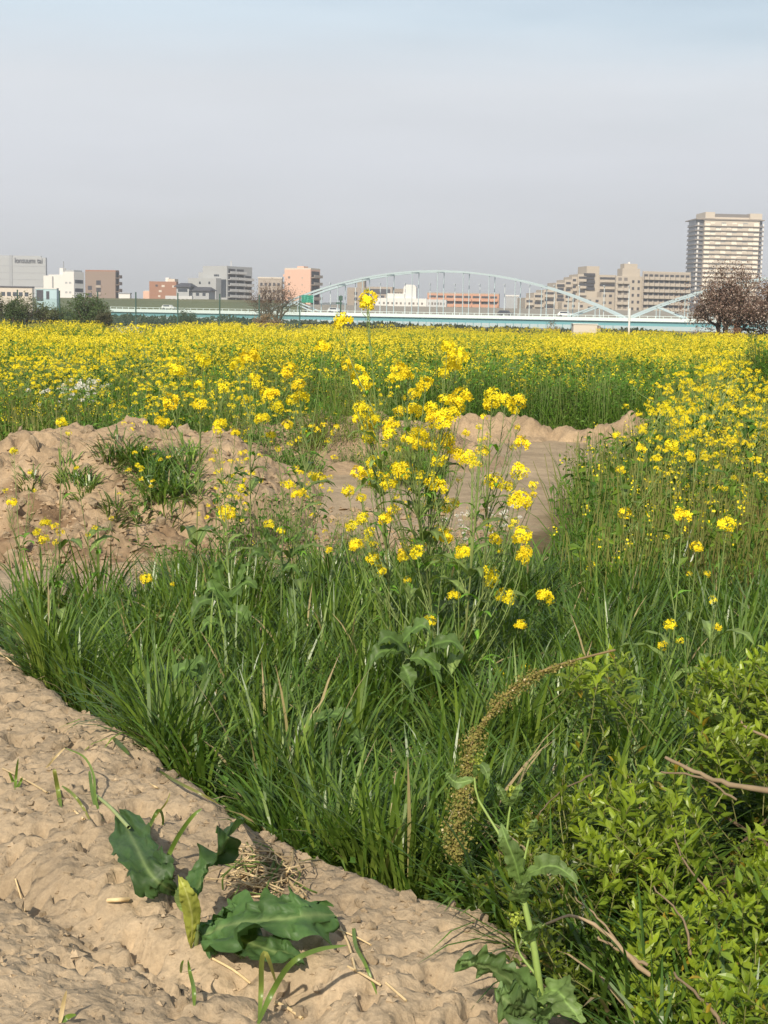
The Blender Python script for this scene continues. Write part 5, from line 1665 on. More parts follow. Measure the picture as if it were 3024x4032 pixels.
# shopping centre far left, with rooftop lettering
b = Bld('department_store', 'huge pale grey windowless store block at the far left with rooftop lettering', 1250, -170, 182, 187, 1014, M_PALE, R(6))
b.body()
k_ = px2m(1250)
b.front('vertical_groove', M_GREY, (182 - 48) * k_, (182 - 36) * k_, 0, b.H + 1.5, .5)
for f in range(5):
    b.front('wall_band', M_GREY, 0.4, b.W - 1, b.H - 7.5 - f * 5.5, b.H - 7.0 - f * 5.5, .12)
b.body('parapet', b.H + 1.2, 4, b.W, 0.5, b.Dp - 1, None, b.H - .01)
fc = bpy.data.curves.new('rooftop_lettering', 'FONT')
fc.body = 'lonsuumı tai'
fc.size = 6.0
fc.extrude = .25
fc.materials.append(M_DARK)
fo = bpy.data.objects.new('rooftop_lettering', fc)
C.objects.link(fo)
fo.parent = b.e
fo.location = (-(182 - 58) * k_, -.7, b.H - 4.6)
fo.rotation_euler = (R(90), 0, 0)
bpy.context.view_layer.update()
fs_ = (110 * k_) / max(fo.dimensions.x, .1)
fm = bpy.data.meshes.new_from_object(fo.evaluated_get(bpy.context.evaluated_depsgraph_get()))
bpy.data.objects.remove(fo)
fo = mob('rooftop_lettering', fm, b.e, (-(182 - 58) * k_, -.7, b.H - 4.6), (R(90), 0, 0), (fs_, 1, 1))

b = Bld('low_building', 'low cream building half hidden by trees at the far left', 520, -60, 128, 134, 1133, M_CREAM, R(8))
b.body()
b.body('roof', b.H + .4, -.2, b.W + .2, -.3, b.Dp + .3, M_ROOF, b.H)
b.windows(GLASS, 1, b.W - 1, 7, b.H - 3, b.H, 1, 1.4, 1.4)
D = 640
b = Bld('white_office', 'white stepped office building with a shaded right side at the left', D, 175, 292, 331, 1070, M_WHITE, R(27))
k_ = px2m(D) / math.cos(R(27))
b.body(a=0, b=(292 - 245) * k_)
b.body('wing', b.H - 1.2, (292 - 245) * k_ + .004, (292 - 175) * k_, .8, b.Dp * .9)
b.body('wing', b.H - 1.6, (292 - 175) * k_ + .004, (292 - 147) * k_, 1.6, b.Dp * .6)
b.body('roof_parapet', b.H + .7, .3, (292 - 250) * k_, .3, b.Dp - 1, M_PALE, b.H)
b.windows(GLASS, 1.2, b.Dp - 1.2, 5, 4.5, b.H - 1.2, 4, 1.9, 1.5, 'side')
b.windows(M_PALE, 1, (292 - 250) * k_, 2, 3, b.H - 1, 4, 1.2, .8)
b.front('vertical_groove', M_GREY, (292 - 197) * k_, (292 - 194) * k_, 2, b.H - 2, -.79)
o = ubox('antenna', b.e, M_GREY, (-(292 - 220) * k_ - .12, 4, b.H - 1), (-(292 - 220) * k_ + .12, 4.25, zat(222, 1026, D) - b.z0))
ubox('antenna_base', b.e, M_WHITE, (-(292 - 217) * k_ - .9, 3, b.H - 1.3), (-(292 - 217) * k_ + .9, 5, b.H + 1.7))
b = Bld('low_building', 'pale blue low building with dark openings before the white office', 520, 137, 224, 232, 1138, M_CYANW, R(14))
b.body()
b.front('opening', M_DARK, b.W - 2.9, b.W - .3, b.H - 4.2, b.H - .4)
b.front('opening', M_DARK, b.W - 5.2, b.W - 4.0, b.H - 3.6, b.H - .8)
b.body('roof', b.H + .3, -.1, b.W + .1, -.2, b.Dp, M_WHITE, b.H)
D = 600
b = Bld('brown_apartment', 'brown apartment block with dark stair openings left of the fence gap', D, 330, 455, 470, 1069, M_BROWN, R(16))
k_ = px2m(D) / math.cos(R(16))
b.body()
fh = 2.75
for f in range(2):
    b.front('opening', M_DARK, (455 - 395) * k_, (455 - 376) * k_, b.H - 5.4 - f * fh, b.H - 3.6 - f * fh)
    b.front('opening', M_DARK, (455 - 358) * k_, (455 - 341) * k_, b.H - 7.4 - f * fh, b.H - 5.8 - f * fh)
    b.front('balcony', M_BEIGE, (455 - 396) * k_, (455 - 375) * k_, b.H - 6.5 - f * fh, b.H - 5.6 - f * fh, .4)
b.balconies(M_BROWN, M_DARK, 0.3, b.Dp - .3, b.H - 10.6, b.H + .2, 4, 'side', 1.5)
b.body('roof_parapet', b.H + .5, 0, b.W, .1, b.Dp - .2, M_BRICK, b.H)
b = Bld('small_building', 'small white building right of the brown apartment block', 560, 466, 512, 518, 1157, M_WHITE, R(12))
b.body()
b.body('roof', b.H + .35, -.2, b.W + .2, -.2, b.Dp, M_GREY, b.H)
b = Bld('small_building', 'narrow peach building left of the red brown block', 660, 563, 590, 592, 1147, M_PINK, R(10))
b.body()
b.body('roof', b.H + .3, .1, b.W - .5, .2, b.Dp, M_CREAM, b.H)
D = 600
b = Bld('red_brown_building', 'red brown four storey building with white tanks on its roof', D, 585, 694, 702, 1109, M_BRICK, R(12))
b.body()
k_ = px2m(D)
for (x, y, w_) in ((613, 1124, 1.0), (640, 1126, 1.3), (682, 1128, .9), (628, 1146, 1.2), (624, 1166, 1.0)):
    b.front('window', M_CREAM if x != 613 else M_DARK, (694 - x) * k_ - w_ / 2, (694 - x) * k_ + w_ / 2, zat(x, y + 4, D) - b.z0, zat(x, y - 4, D) - b.z0)
b.body('rooftop_room', b.H + 1.1, 1.0, 4.0, 1, 5, M_CREAM, b.H)
ubox('water_tank', b.e, M_WHITE, (-5.3, 2, b.H), (-3.9, 4, b.H + 1.6))
for (xa, xb, ya, lab) in ((690, 748, 1116, 'house with a wide dark roof in front of the red brown building'), (728, 826, 1132, 'long dark roofed house in front of the pale grey apartments')):
    b = Bld('dark_roofed_house', lab, 555, xa + 4, xb - 4, xb, ya + 12, M_PALE, R(8))
    b.body(y1=9)
    g = Geo()
    x0, x1, y0, y1, z0, z1 = -b.W - .8, .8, -.9, 9.9, b.H, b.H + 1.35
    g.add([(x0, y0, z0), (x1, y0, z0), (x1, y1, z0), (x0, y1, z0), (x0 + 1.2, 4.5, z1), (x1 - 1.2, 4.5, z1), (x0, y0, z0 - .25), (x1, y0, z0 - .25)], [(0, 1, 5, 4), (2, 3, 4, 5), (6, 7, 1, 0)], (1, 1, 1))
    g.add([(x1, y0, z0), (x1, y1, z0), (x1 - 1.2, 4.5, z1), (x0, y1, z0), (x0, y0, z0), (x0 + 1.2, 4.5, z1)], [(0, 1, 2), (3, 4, 5)], (1, 1, 1))
    g.obj('roof', M_ROOF, b.e)
    b.windows(GLASS, .6, b.W - .6, 3, b.H - 2, b.H, 1, 1.2, 1.1)
b = Bld('low_building', 'low white wall like building with green tint behind the fence', 548, 650, 756, 760, 1166, M_WBALC, R(5))
b.body()
b.windows(GLASS, 1, b.W - 1, 5, b.H - 2.0, b.H, 1, .9, .9)
D = 610
b = Bld('grey_apartment', 'pale grey six storey apartment with a balcony grid on its right part', D, 752, 893, 992, 1047, M_PALE, R(33))
k_ = px2m(D) / math.cos(R(33))
b.body(b=(893 - 790) * k_)
b.body('wing', zat(800, 1094, D) - b.z0, (893 - 870) * k_, (893 - 750) * k_, -3.5, -.004)
b.body('wing', zat(800, 1070, D) - b.z0, (893 - 790) * k_ + .004, (893 - 765) * k_, 1, 8)
b.front('glass_shaft', GLASS, .4, (893 - 866) * k_, zat(880, 1170, D) - b.z0, zat(880, 1100, D) - b.z0, .2)
b.windows(GLASS, (893 - 860) * k_, (893 - 838) * k_, 3, b.H - 4.2, b.H - 2.4, 1, .8, .8)
b.windows(GLASS, (893 - 862) * k_, (893 - 782) * k_, 2, zat(800, 1118, D) - b.z0, 9, 1, .9, 1.0, out=3.56)
b.windows(GLASS, (893 - 862) * k_, (893 - 782) * k_, 2, zat(800, 1142, D) - b.z0, 9, 1, 1.6, 1.0, out=3.56)
b.balconies(M_WBALC, M_DARK, .3, b.Dp * .69, b.H - 17.2, b.H - .6, 7, 'side', 1.4, .9, 2, .5)
b.balconies(M_WBALC, M_DARK, b.Dp * .7, b.Dp - .2, b.H - 17.2, b.H - 3.1, 6, 'side', 1.4, .9, 1, .5)
ubox('antenna', b.e, M_WHITE, (-2.1, 5, b.H), (-1.9, 5.2, b.H + 2.2))
D = 660
b = Bld('beige_apartment', 'beige apartment block behind the bare tree', D, 1015, 1108, 1112, 1098, M_BEIGE, R(10))
b.body()
b.body('roof_parapet', b.H + .7, -.2, b.W + .2, -.2, b.Dp, M_CREAM, b.H)
b.windows(M_DARK, .5, b.W - .5, 5, b.H - 12.5, b.H, 4, 1.1, 1.3)
D = 620
b = Bld('pink_apartment', 'tall pink apartment building with shaded balconies on the right side', D, 1116, 1221, 1258, 1061, M_PINK, R(24))
k_ = px2m(D) / math.cos(R(24))
b.body()
b.body('roof_parapet', b.H + .6, 0, b.W, 0.1, b.Dp, M_CREAM, b.H)
b.body('rooftop_room', b.H + 1.4, b.W * .35, b.W * .6, 2, 6, M_PINK, b.H + .6)
b.windows(M_LOUV, b.W - 3.4, b.W - .9, 1, b.H - 15.0, b.H - .9, 5, .9, .9)
b.windows(M_BEIGE, 2.2, 5.5, 1, b.H - 15.0, b.H - .9, 5, .5, .6)
b.balconies(M_BEIGE, M_DARK, .3, b.Dp - .3, b.H - 15.2, b.H - .2, 5, 'side', 1.5, 1.0)
for f in range(5):
    x = b.X(b.W - .1, b.W + 1.0)
    ubox('balcony', b.e, M_LOUV if f % 2 else M_PINK, (x[0], .5, b.H - 15 + f * 3), (x[1], 3, b.H - 14 + f * 3))
D = 680
b = Bld('tan_building', 'tan building with a square tower left under the bridge arch', D, 1366, 1438, 1441, 1133, M_TAN, R(8))
k_ = px2m(D)
b.body()
b.body('tower', zat(1420, 1104, D) - b.z0, (1438 - 1432) * k_, (1438 - 1404) * k_, .5, 6, None, b.H)
b.windows(M_DARK, 3, 6, 1, b.H - 8.2, b.H - .8, 3, 1.4, 1.3)
b = Bld('dark_topped_apartment', 'apartment with a dark top floor under the left of the arch', 690, 1441, 1543, 1548, 1130, M_BEIGE, R(8))
b.body()
b.front('upper_floor', M_ROOF, 1, b.W, b.H - 3.2, b.H - 1.0, .2)
b.balconies(M_BEIGE, M_DARK, .4, b.W - .4, b.H - 12.5, b.H - 3.5, 3, 'front', 1.2, 1.0, 4)
b = Bld('low_building', 'grey low block between the dark topped apartment and the white dome', 700, 1548, 1586, 1590, 1137, M_TAN, R(6))
b.body()
b.windows(M_DARK, .5, b.W - .5, 3, b.H - 5.5, b.H, 2, .8, 1)
D = 640
b = Bld('white_building', 'white low building with a rounded white tower under the arch', D, 1478, 1678, 1684, 1176, M_WHITE, R(6))
k_ = px2m(D)
b.body(z1=b.H)
b.body('wing', b.H + 2.0, (1678 - 1590) * k_, (1678 - 1520) * k_, 1, 9, None, b.H)
g = Geo()
cx0 = -(1678 - 1610) * k_
hw = 25 * k_
zt = zat(1610, 1120, D) - b.z0
for (y0, y1) in ((2, 8),):
    prof = [(-hw, b.H), (hw, b.H), (hw, zt - 1.3), (hw - .5, zt - .4), (hw - 1.3, zt), (-hw + 1.3, zt), (-hw + .5, zt - .4), (-hw, zt - 1.3)]
    n = len(prof)
    V = [(cx0 + x, y0, z) for x, z in prof] + [(cx0 + x, y1, z) for x, z in prof]
    g.add(V, [(i, (i + 1) % n, n + (i + 1) % n, n + i) for i in range(n)], (1, 1, 1))
    g.add([V[i] for i in range(8)] , [(0, 1, 2, 7), (7, 2, 3, 6), (6, 3, 4, 5)], (1, 1, 1))
    g.add([V[8 + i] for i in range(8)], [(7, 2, 1, 0), (6, 3, 2, 7), (5, 4, 3, 6)], (1, 1, 1))
g.obj('rounded_tower', M_WHITE, b.e)
b.windows(M_LOUV, 1, b.W - 1, 11, b.H - 2.6, b.H, 1, .8, .9)
b = Bld('low_building', 'low grey building in front of the long orange apartments', 620, 1680, 1756, 1760, 1180, M_WBALC, R(6))
b.body()
b.windows(M_LOUV, .5, b.W - .5, 6, b.H - 2.2, b.H, 1, .7, 1)
D = 700
b = Bld('orange_apartment', 'long low orange apartment building with rows of balconies under the arch', D, 1684, 1962, 1970, 1160, M_ORANGE, R(6))
b.body()
b.balconies(M_ORANGE, M_DARK, .4, b.W - .4, b.H - 14.2, b.H - .4, 5, 'front', 1.2, 1.25, 8, .4)
b.body('roof_parapet', b.H + .5, 0, b.W, .1, b.Dp, M_BEIGE, b.H)
b = Bld('far_building', 'tiny white roofed building far off right of the orange apartments', 1500, 1990, 2040, 2044, 1168, M_PALE, R(6))
b.body()
b.body('roof', b.H + 1.6, -.5, b.W + .5, -.5, b.Dp, M_WHITE, b.H)

# stepped apartment complex
D = 650
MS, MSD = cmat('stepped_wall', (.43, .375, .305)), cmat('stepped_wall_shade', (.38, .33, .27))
b = Bld('stepped_apartment', 'large tan apartment complex stepping up to the right of the arch', D, 2425, 2066, 2060, 1172, MS, R(9), -1)
k_ = px2m(D) / math.cos(R(9))
def fx(x):
    return (x - 2066) * k_
def zz_(x, y):
    return zat(x, y, D) - b.z0
steps = [(2066, 2100, 1172), (2100, 2140, 1152), (2140, 2185, 1140), (2185, 2222, 1112), (2222, 2250, 1100), (2250, 2272, 1088), (2272, 2307, 1078), (2307, 2358, 1046), (2358, 2428, 1080)]
for i, (xa, xb, yt) in enumerate(steps):
    b.body('block', zz_(xa, yt), fx(xa) + .01, fx(xb), .4 * (i % 3), 14)
    f0 = .4 * (i % 3)
    if i not in (3, 7):
        nfl = int((zz_(xa, yt) - 4) / 3)
        for f in range(nfl):
            z = zz_(xa, yt) - 2.9 - f * 2.95
            xx0, xx1 = b.X(fx(xa) + .5, fx(xb) - .5)
            ubox('window', b.e, M_DARK, (xx0, f0 - .05, z + .9), (xx1, f0 + .3, z + 1.9))
            ubox('balcony', b.e, MS, (xx0 - .2, f0 - 1.1, z - .3), (xx1 + .2, f0 - .95, z + .75))
for (xa, xb, ya, yb) in ((2190, 2219, 1118, 1192), (2296, 2340, 1074, 1156)):
    for f in range(int((yb - ya) / 14)):
        x = b.X(fx(xa), fx(xb))
        ubox('stair_opening', b.e, M_DARK, (x[0] + .3 * (f % 2), -.35, zz_(xa, ya + 14 * f + 10)), (x[1] - .3 * (f % 2), .5, zz_(xa, ya + 14 * f)))
# lower front row
for (xa, xb, yt) in ((2195, 2290, 1190), (2290, 2350, 1170), (2350, 2422, 1150)):
    b.body('block', zz_(xa, yt), fx(xa), fx(xb) - .01, -7, -.5, MS)
    for f in range(5):
        z = zz_(xa, yt) - 2.6 - f * 2.95
        if z > 3:
            n = int((xb - xa) / 24)
            for q in range(n):
                c0 = fx(xa) + (fx(xb) - fx(xa)) * (q + .25) / n
                b.front('window', M_DARK, c0, c0 + 1.3, z + .5, z + 1.6, 7.06)
D = 640
b = Bld('corner_apartment', 'tan corner block with a round topped lift tower joining the complexes', D, 2525, 2420, 2416, 1086, MS, R(9), -1)
k_ = px2m(D) / math.cos(R(9))
b.body(b=(2525 - 2420) * k_)
b.body('crown', zat(2450, 1056, D) - b.z0, (2447 - 2420) * k_, (2518 - 2420) * k_, 1, 8, None, b.H)
b.body('crown', zat(2450, 1037, D) - b.z0, (2455 - 2420) * k_, (2508 - 2420) * k_, 1.5, 7, None, zat(2450, 1056, D) - b.z0)
ubox('water_tank', b.e, M_WHITE, ((2475 - 2420) * k_, 3, zat(2475, 1037, D) - b.z0), ((2482 - 2420) * k_, 4, zat(2475, 1030, D) - b.z0))
b.balconies(MS, M_LOUV, .5, b.W * .48, b.H - 17.8, b.H - .2, 6, 'front', 1.3, 1.1, 2, .5)
b.windows(M_DARK, b.W * .55, b.W - .3, 2, b.H - 17.2, b.H, 6, 1.0, 1.2)
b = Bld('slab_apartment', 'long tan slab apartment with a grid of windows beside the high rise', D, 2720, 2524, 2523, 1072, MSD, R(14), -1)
b.body()
b.body('roof_parapet', b.H + .5, 0, b.W, .05, b.Dp, MS, b.H)
b.balconies(MS, M_DARK, .3, b.W - .2, b.H - 21.3, b.H - .3, 8, 'front', 1.2, 1.15, 9, .35)

# high rise
D = 970
MT, MTB = cmat('tower_wall', (.52, .45, .36)), cmat('tower_rail', (.80, .73, .60), rough=.35)
MGL, _t, _b, _o = mat('tower_glass')
_b.inputs['Base Color'].default_value = (.58, .51, .41, 1)
_b.inputs['Roughness'].default_value = 0.25
MTD = cmat('tower_slab', (.27, .225, .18))
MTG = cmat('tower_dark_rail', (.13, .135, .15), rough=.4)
b = Bld('high_rise', 'tall tan residential tower with bright balcony bands at the right', D, 2990, 2757, 2705, 864, MT, R(4), -1)
k_ = px2m(D)
b.Dp = 26
b.body(b=(2975 - 2757) * k_, y1=26)
NF = 19
fh = (zat(2800, 868, D) - zat(2800, 1218, D)) / (350 / 22.9)
fh = 2.93
W_ = (2975 - 2757) * k_
for f in range(18):
    z = b.H - 0.8 - (f + 1) * fh
    if z < 2: break
    ubox('floor_slab', b.e, MTD, (-.6, -1.1, z - .42), (W_ + .6, -.01, z))
    ubox('floor_slab', b.e, MTD, (-5.8, .6, z - .42), (-.61, 20, z))
    ubox('floor_slab', b.e, MTD, (W_ + .61, .6, z - .42), (W_ + 3.2, 20, z))
    for q in range(10):
        x0 = .3 + (W_ - .6) * q / 10
        x1 = x0 + (W_ - .6) / 10 - .25
        if f > 3 and q == 4: x1 -= .7
        ubox('window', b.e, (MGL, GLASS_LT, MGL, MTB)[(q * 7 + f * 3) % 4], (x0 + .15, -.06, z + .1), (x1 - .15, .3, z + 2.2))
        ubox('balcony', b.e, MTB if q in (0, 9) or (q * 5 + f * 11) % 3 == 0 else MT, (x0, -1.08, z), (x1, -.98, z + 1.25))
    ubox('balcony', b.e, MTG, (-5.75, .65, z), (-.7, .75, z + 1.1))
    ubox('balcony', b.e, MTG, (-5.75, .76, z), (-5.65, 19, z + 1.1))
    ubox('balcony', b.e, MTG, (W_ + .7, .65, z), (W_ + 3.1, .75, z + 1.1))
    ubox('corner_panel', b.e, M_WHITE, (-4.3, .5, z + .3), (-3.2, .64, z + 1.9))
    ubox('corner_panel', b.e, M_WHITE, (W_ + 2.2, .5, z + .3), (W_ + 3.1, .64, z + 1.9))
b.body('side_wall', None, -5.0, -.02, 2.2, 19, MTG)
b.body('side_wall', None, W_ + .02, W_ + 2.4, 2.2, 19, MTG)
ubox('roof_slab', b.e, MTD, (-5.6, -.9, b.H), (W_ + 3.0, 26, b.H + .6))
zt = zat(2860, 836, D) - b.z0
ubox('penthouse', b.e, MT, (0.4, 0, b.H + .81), ((2797 - 2757) * k_, 22, zt))
ubox('penthouse', b.e, MT, ((2936 - 2757) * k_, 0, b.H + .81), (W_ + 1.4, 22, zt - .3))
ubox('louvre_screen', b.e, M_LOUV, ((2797 - 2757) * k_ + .01, 2, b.H + 1.9), ((2936 - 2757) * k_ - .01, 20, zt - .8))
ubox('louvre_base', b.e, MT, ((2797 - 2757) * k_ + .01, 1.6, b.H + .81), ((2936 - 2757) * k_ - .01, 20.2, b.H + 1.89))

# far hills and levee
g = Geo()
xs = np.linspace(-1500, 1500, 160)
hh = 26 + 16 * fbm(xs * .004, xs * 0, 141, 4) + 4 * fbm(xs * .03, xs * 0, 142, 3)
V = np.concatenate([np.stack([xs, np.full(160, 2600.), np.full(160, -3.)], -1), np.stack([xs, np.full(160, 2750.), np.maximum(hh, 5)], -1), np.stack([xs, np.full(160, 3200.), np.full(160, -3.)], -1)])
i = np.arange(159)
g.add(V, np.concatenate([np.stack([i, i + 1, i + 161, i + 160], -1), np.stack([i + 160, i + 161, i + 321, i + 320], -1)]), (.05, .075, .035))
tag(g.obj('hills', M_FIELD), kind='structure')
def levee(name, xa, xb, D, yt, m, lab=None):
    za, zb = zat(xa, yt[0], D), zat(xb, yt[1], D)
    pa, pb = at(xa, 1250, D)[0], at(xb, 1250, D)[0]
    n = 60
    g = Geo()
    x = np.linspace(pa, pb, n)
    z = np.linspace(za, zb, n) + .12 * fbm(x * .2, x * 0, 151, 3)
    rows = [(0, -1.2), (7, .45), (10, 1.0), (14, 1.0), (24, -1.2)]
    V = []
    for dy, f in rows:
        V.append(np.stack([x, np.full(n, D - 10 + dy), np.where(f < 0, -1.2, z * f)], -1))
    V = np.concatenate(V)
    F = []
    for r in range(len(rows) - 1):
        i = np.arange(n - 1) + r * n
        F.append(np.stack([i, i + 1, i + 1 + n, i + n], -1))
    K = np.array([.13, .14, .075]) * (1 + .3 * fbm(V[:, 0] * .08, V[:, 1] * .3 + V[:, 2], 153, 4))[:, None]
    if m is not None: K = np.tile(m, (len(V), 1)) * (1 + .12 * fbm(V[:, 0] * .08, V[:, 2] * .6, 153, 4))[:, None]
    g.add(V, np.concatenate(F), K)
    tag(g.obj(name, M_FIELD), kind='structure')
levee('levee', -1500, 1200, 540, (1150, 1184), None)
levee('levee', 1200, 4600, 545, (1198, 1262), np.array([.27, .255, .225]))

# ---------------------------------------------------------------- bridge
M_BR, M_BRD, M_BRL = cmat('bridge_paint', (.37, .455, .475), .5), cmat('bridge_girder_paint', (.12, .30, .33), .5), cmat('bridge_light_paint', (.62, .72, .70), .5)
BA = R(20)      # the right end of the bridge is nearer
o = at(1745, 1230, 420)
BRG = empty('arch_bridge', (o[0], 420, 0), -BA)
tag(BRG, 'long pale turquoise steel arch bridge crossing behind the yellow field', 'bridge')
_inv = Matrix.Rotation(BA, 3, 'Z')
def bx(px):
    """coordinate along the bridge of a photograph column"""
    d = raydir(px, 1230)
    # ray in plan: (d0, d1) * t ; bridge line: o + s*(cos, -sin)
    c, s = math.cos(BA), -math.sin(BA)
    A = np.array([[d[0], -c], [d[1], -s]])
    t, q = np.linalg.solve(A, np.array([o[0], 420.0]))
    return q, t * d[1]
def bz(px, py):
    q, D = bx(px)
    return zat(px, py, D)
xl, xr = bx(440)[0], bx(3600)[0]
zd = bz(1500, 1234)
zg = bz(1500, 1247)
zb_ = bz(1500, 1281)
ztop = bz(1500, 1226)
DECK = ubox('deck', BRG, M_BRL, (xl, -1.0, zg), (xr, 8, zd))
ubox('upper_girder', BRG, M_BRD, (xl, -.35, zb_ + 1.25), (xr, .3, zg))
FLG = ubox('lower_flange', BRG, M_BR, (bx(545)[0], -1.15, zb_ + .1), (xr, -.36, zb_ + 1.25))
ubox('girder_underside', BRG, M_BRD, (bx(545)[0], -.35, zb_), (xr, 7.5, zb_ + 1.2))
sub(ubox('railing_beam', BRG, M_BRL, (xl, -.95, ztop - .12), (xr, -.8, ztop)), DECK)
n = 110
for k in range(n):
    x = xl + (xr - xl) * k / n
    if bx(3060)[0] > x:
        sub(ubox('railing_post', BRG, M_BRL, (x, -.95, zd), (x + .14, -.82, ztop - .12)), DECK)
for k in range(64):
    x = bx(545)[0] + 2.0 * k * 1.15
    if x > bx(3060)[0]: break
    sub(ubox('stiffener', BRG, M_BRD, (x, -1.25, zb_ + .1), (x + .16, -1.16, zb_ + 1.4)), FLG)
def arch(xa, xb, ztop_, z0, y, n=14, vis=None):
    g = Geo()
    t = np.linspace(0, 1, 41)
    S = np.stack([xa + (xb - xa) * t, np.full(41, y), z0 + (ztop_ - z0) * 4 * t * (1 - t)], -1)
    T = np.gradient(S, axis=0)
    T /= np.linalg.norm(T, axis=1)[:, None]
    Nn = np.stack([-T[:, 2], T[:, 1] * 0, T[:, 0]], -1)
    Y = np.array([0, .35, 0])
    V = np.stack([S - Nn * .25 - Y, S - Nn * .25 + Y, S + Nn * .25 + Y, S + Nn * .25 - Y], 1).reshape(-1, 3)
    i = np.arange(40)[:, None] * 4
    j = np.arange(4)[None]
    F = np.stack([i + j, i + (j + 1) % 4, i + 4 + (j + 1) % 4, i + 4 + j], -1).reshape(-1, 4)
    g.add(V, F, (1, 1, 1))
    rib = g.obj('arch_rib', M_BR, BRG)
    for k in range(1, n):
        x = xa + (xb - xa) * k / n
        z = z0 + (ztop_ - z0) * 4 * (k / n) * (1 - k / n)
        sub(ubox('hanger', BRG, M_BR, (x - .1, y - .1, zd), (x + .1, y + .1, z - .2)), rib)
    for k, kk in ((1, 2), (n - 1, n - 2)):
        x0, x1 = xa + (xb - xa) * k / n, xa + (xb - xa) * kk / n
        z = z0 + (ztop_ - z0) * 4 * (k / n) * (1 - k / n)
        g = Geo()
        tube(g, [(x0, y, z - .3), (x1, y, zd + .1)], .22, (1, 1, 1), 6)
        sub(g.obj('end_brace', M_BR, BRG), rib)
XA, XB = bx(1045)[0], bx(2450)[0]
span = XB - XA
zt = bz(1765, 1067)
for y in (0.6, 6.4):
    arch(XA, XB, zt, zd, y)
    arch(XB + 1.5, XB + 1.5 + span, zt, zd, y)
for k in range(3, 12):
    x = XA + span * k / 14
    z = zd + (zt - zd) * 4 * (k / 14) * (1 - k / 14)
    ubox('cross_beam', BRG, M_BR, (x - .2, 1.1, z - .3), (x + .2, 5.9, z + .2))
for px in (545, 1040, 2455, 3560):
    x = bx(px)[0]
    ubox('pier', BRG, M_PALE, (x - 1.6, 1, -3), (x + 1.6, 7, zb_))
M_LAMP = cmat('lamp_post_paint', (.55, .60, .60), .5)
for k in range(13):
    px = 1261 + 99.3 * k
    x, Dd = bx(px)
    p = BRG.matrix_basis @ Vector((x, 7.6, 0))
    g = Geo()
    zt_ = zd + 8.6
    tube(g, [(0, 0, 0), (0, 0, 8.3), (0, -.1, 8.6)], [.13, .09, .08], (1, 1, 1), 6)
    e = empty('street_lamp', (p.x, p.y, zd), -BA)
    g.obj('pole', M_LAMP, e)
    ubox('lamp_head', e, M_LAMP, (-.15, -.9, 8.5), (.15, .2, 8.68))
    tag(e, 'slim grey street lamp on the arch bridge deck, ' + ('first', 'second', 'third', 'fourth', 'fifth', 'sixth', 'seventh', 'eighth', 'ninth', 'tenth', 'eleventh', 'twelfth', 'thirteenth')[k] + ' from the left', 'street lamp', 'street lamps on the bridge')
# vehicles crossing on the deck
def car(px, lab, c, L=4.2, H=1.45):
    x, Dd = bx(px)
    p = BRG.matrix_basis @ Vector((x, 4.0, 0))
    e = empty('car', (p.x, p.y, zd), -BA)
    m = cmat('car_paint_%d' % px, c, .4)
    g = Geo()
    prof = [(-L / 2, .35), (L / 2, .35), (L / 2, .8), (L * .28, .9), (L * .14, H), (-L * .36, H), (-L * .48, .9), (-L / 2, .85)]
    V = [(x_, -.85, z_) for x_, z_ in prof] + [(x_, .85, z_) for x_, z_ in prof]
    n = 8
    g.add(V, [(i, (i + 1) % n, n + (i + 1) % n, n + i) for i in range(n)], (1, 1, 1))
    g.add(V[:8], [(0, 1, 2, 3), (0, 3, 6, 7), (3, 4, 5, 6)], (1, 1, 1))
    g.add(V[8:], [(3, 2, 1, 0), (7, 6, 3, 0), (6, 5, 4, 3)], (1, 1, 1))
    g.obj('body', m, e)
    ubox('side_window', e, GLASS, (-L * .34, -.9, .95), (L * .14, -.84, H - .1))
    for s_ in (-1, 1):
        for y_ in (-.8, .8):
            g = Geo()
            a = np.linspace(0, 2 * math.pi, 13)[:-1]
            V = np.concatenate([np.stack([.33 * np.cos(a), np.full(12, -.1), .33 + .33 * np.sin(a)], -1), np.stack([.33 * np.cos(a), np.full(12, .1), .33 + .33 * np.sin(a)], -1)])
            g.add(V, [(i, (i + 1) % 12, 12 + (i + 1) % 12, 12 + i) for i in range(12)] + [(0, 2, 4, 8), (4, 6, 8, 8), (0, 8, 10, 10)], (.1, .1, .1))
            w = g.obj('wheel', M_ROOF, e)
            w.location = (s_ * L * .31, y_, 0)
    tag(e, lab, 'car', 'cars on the bridge')
car(1975, 'dark car on the bridge below the right half of the arch', (.06, .06, .07))
car(1300, 'silver car on the bridge near the left arch end', (.5, .52, .53))
car(2215, 'white car on the bridge near the right arch end', (.65, .65, .63))
car(640, 'pale car at the left end of the bridge deck', (.6, .6, .58))

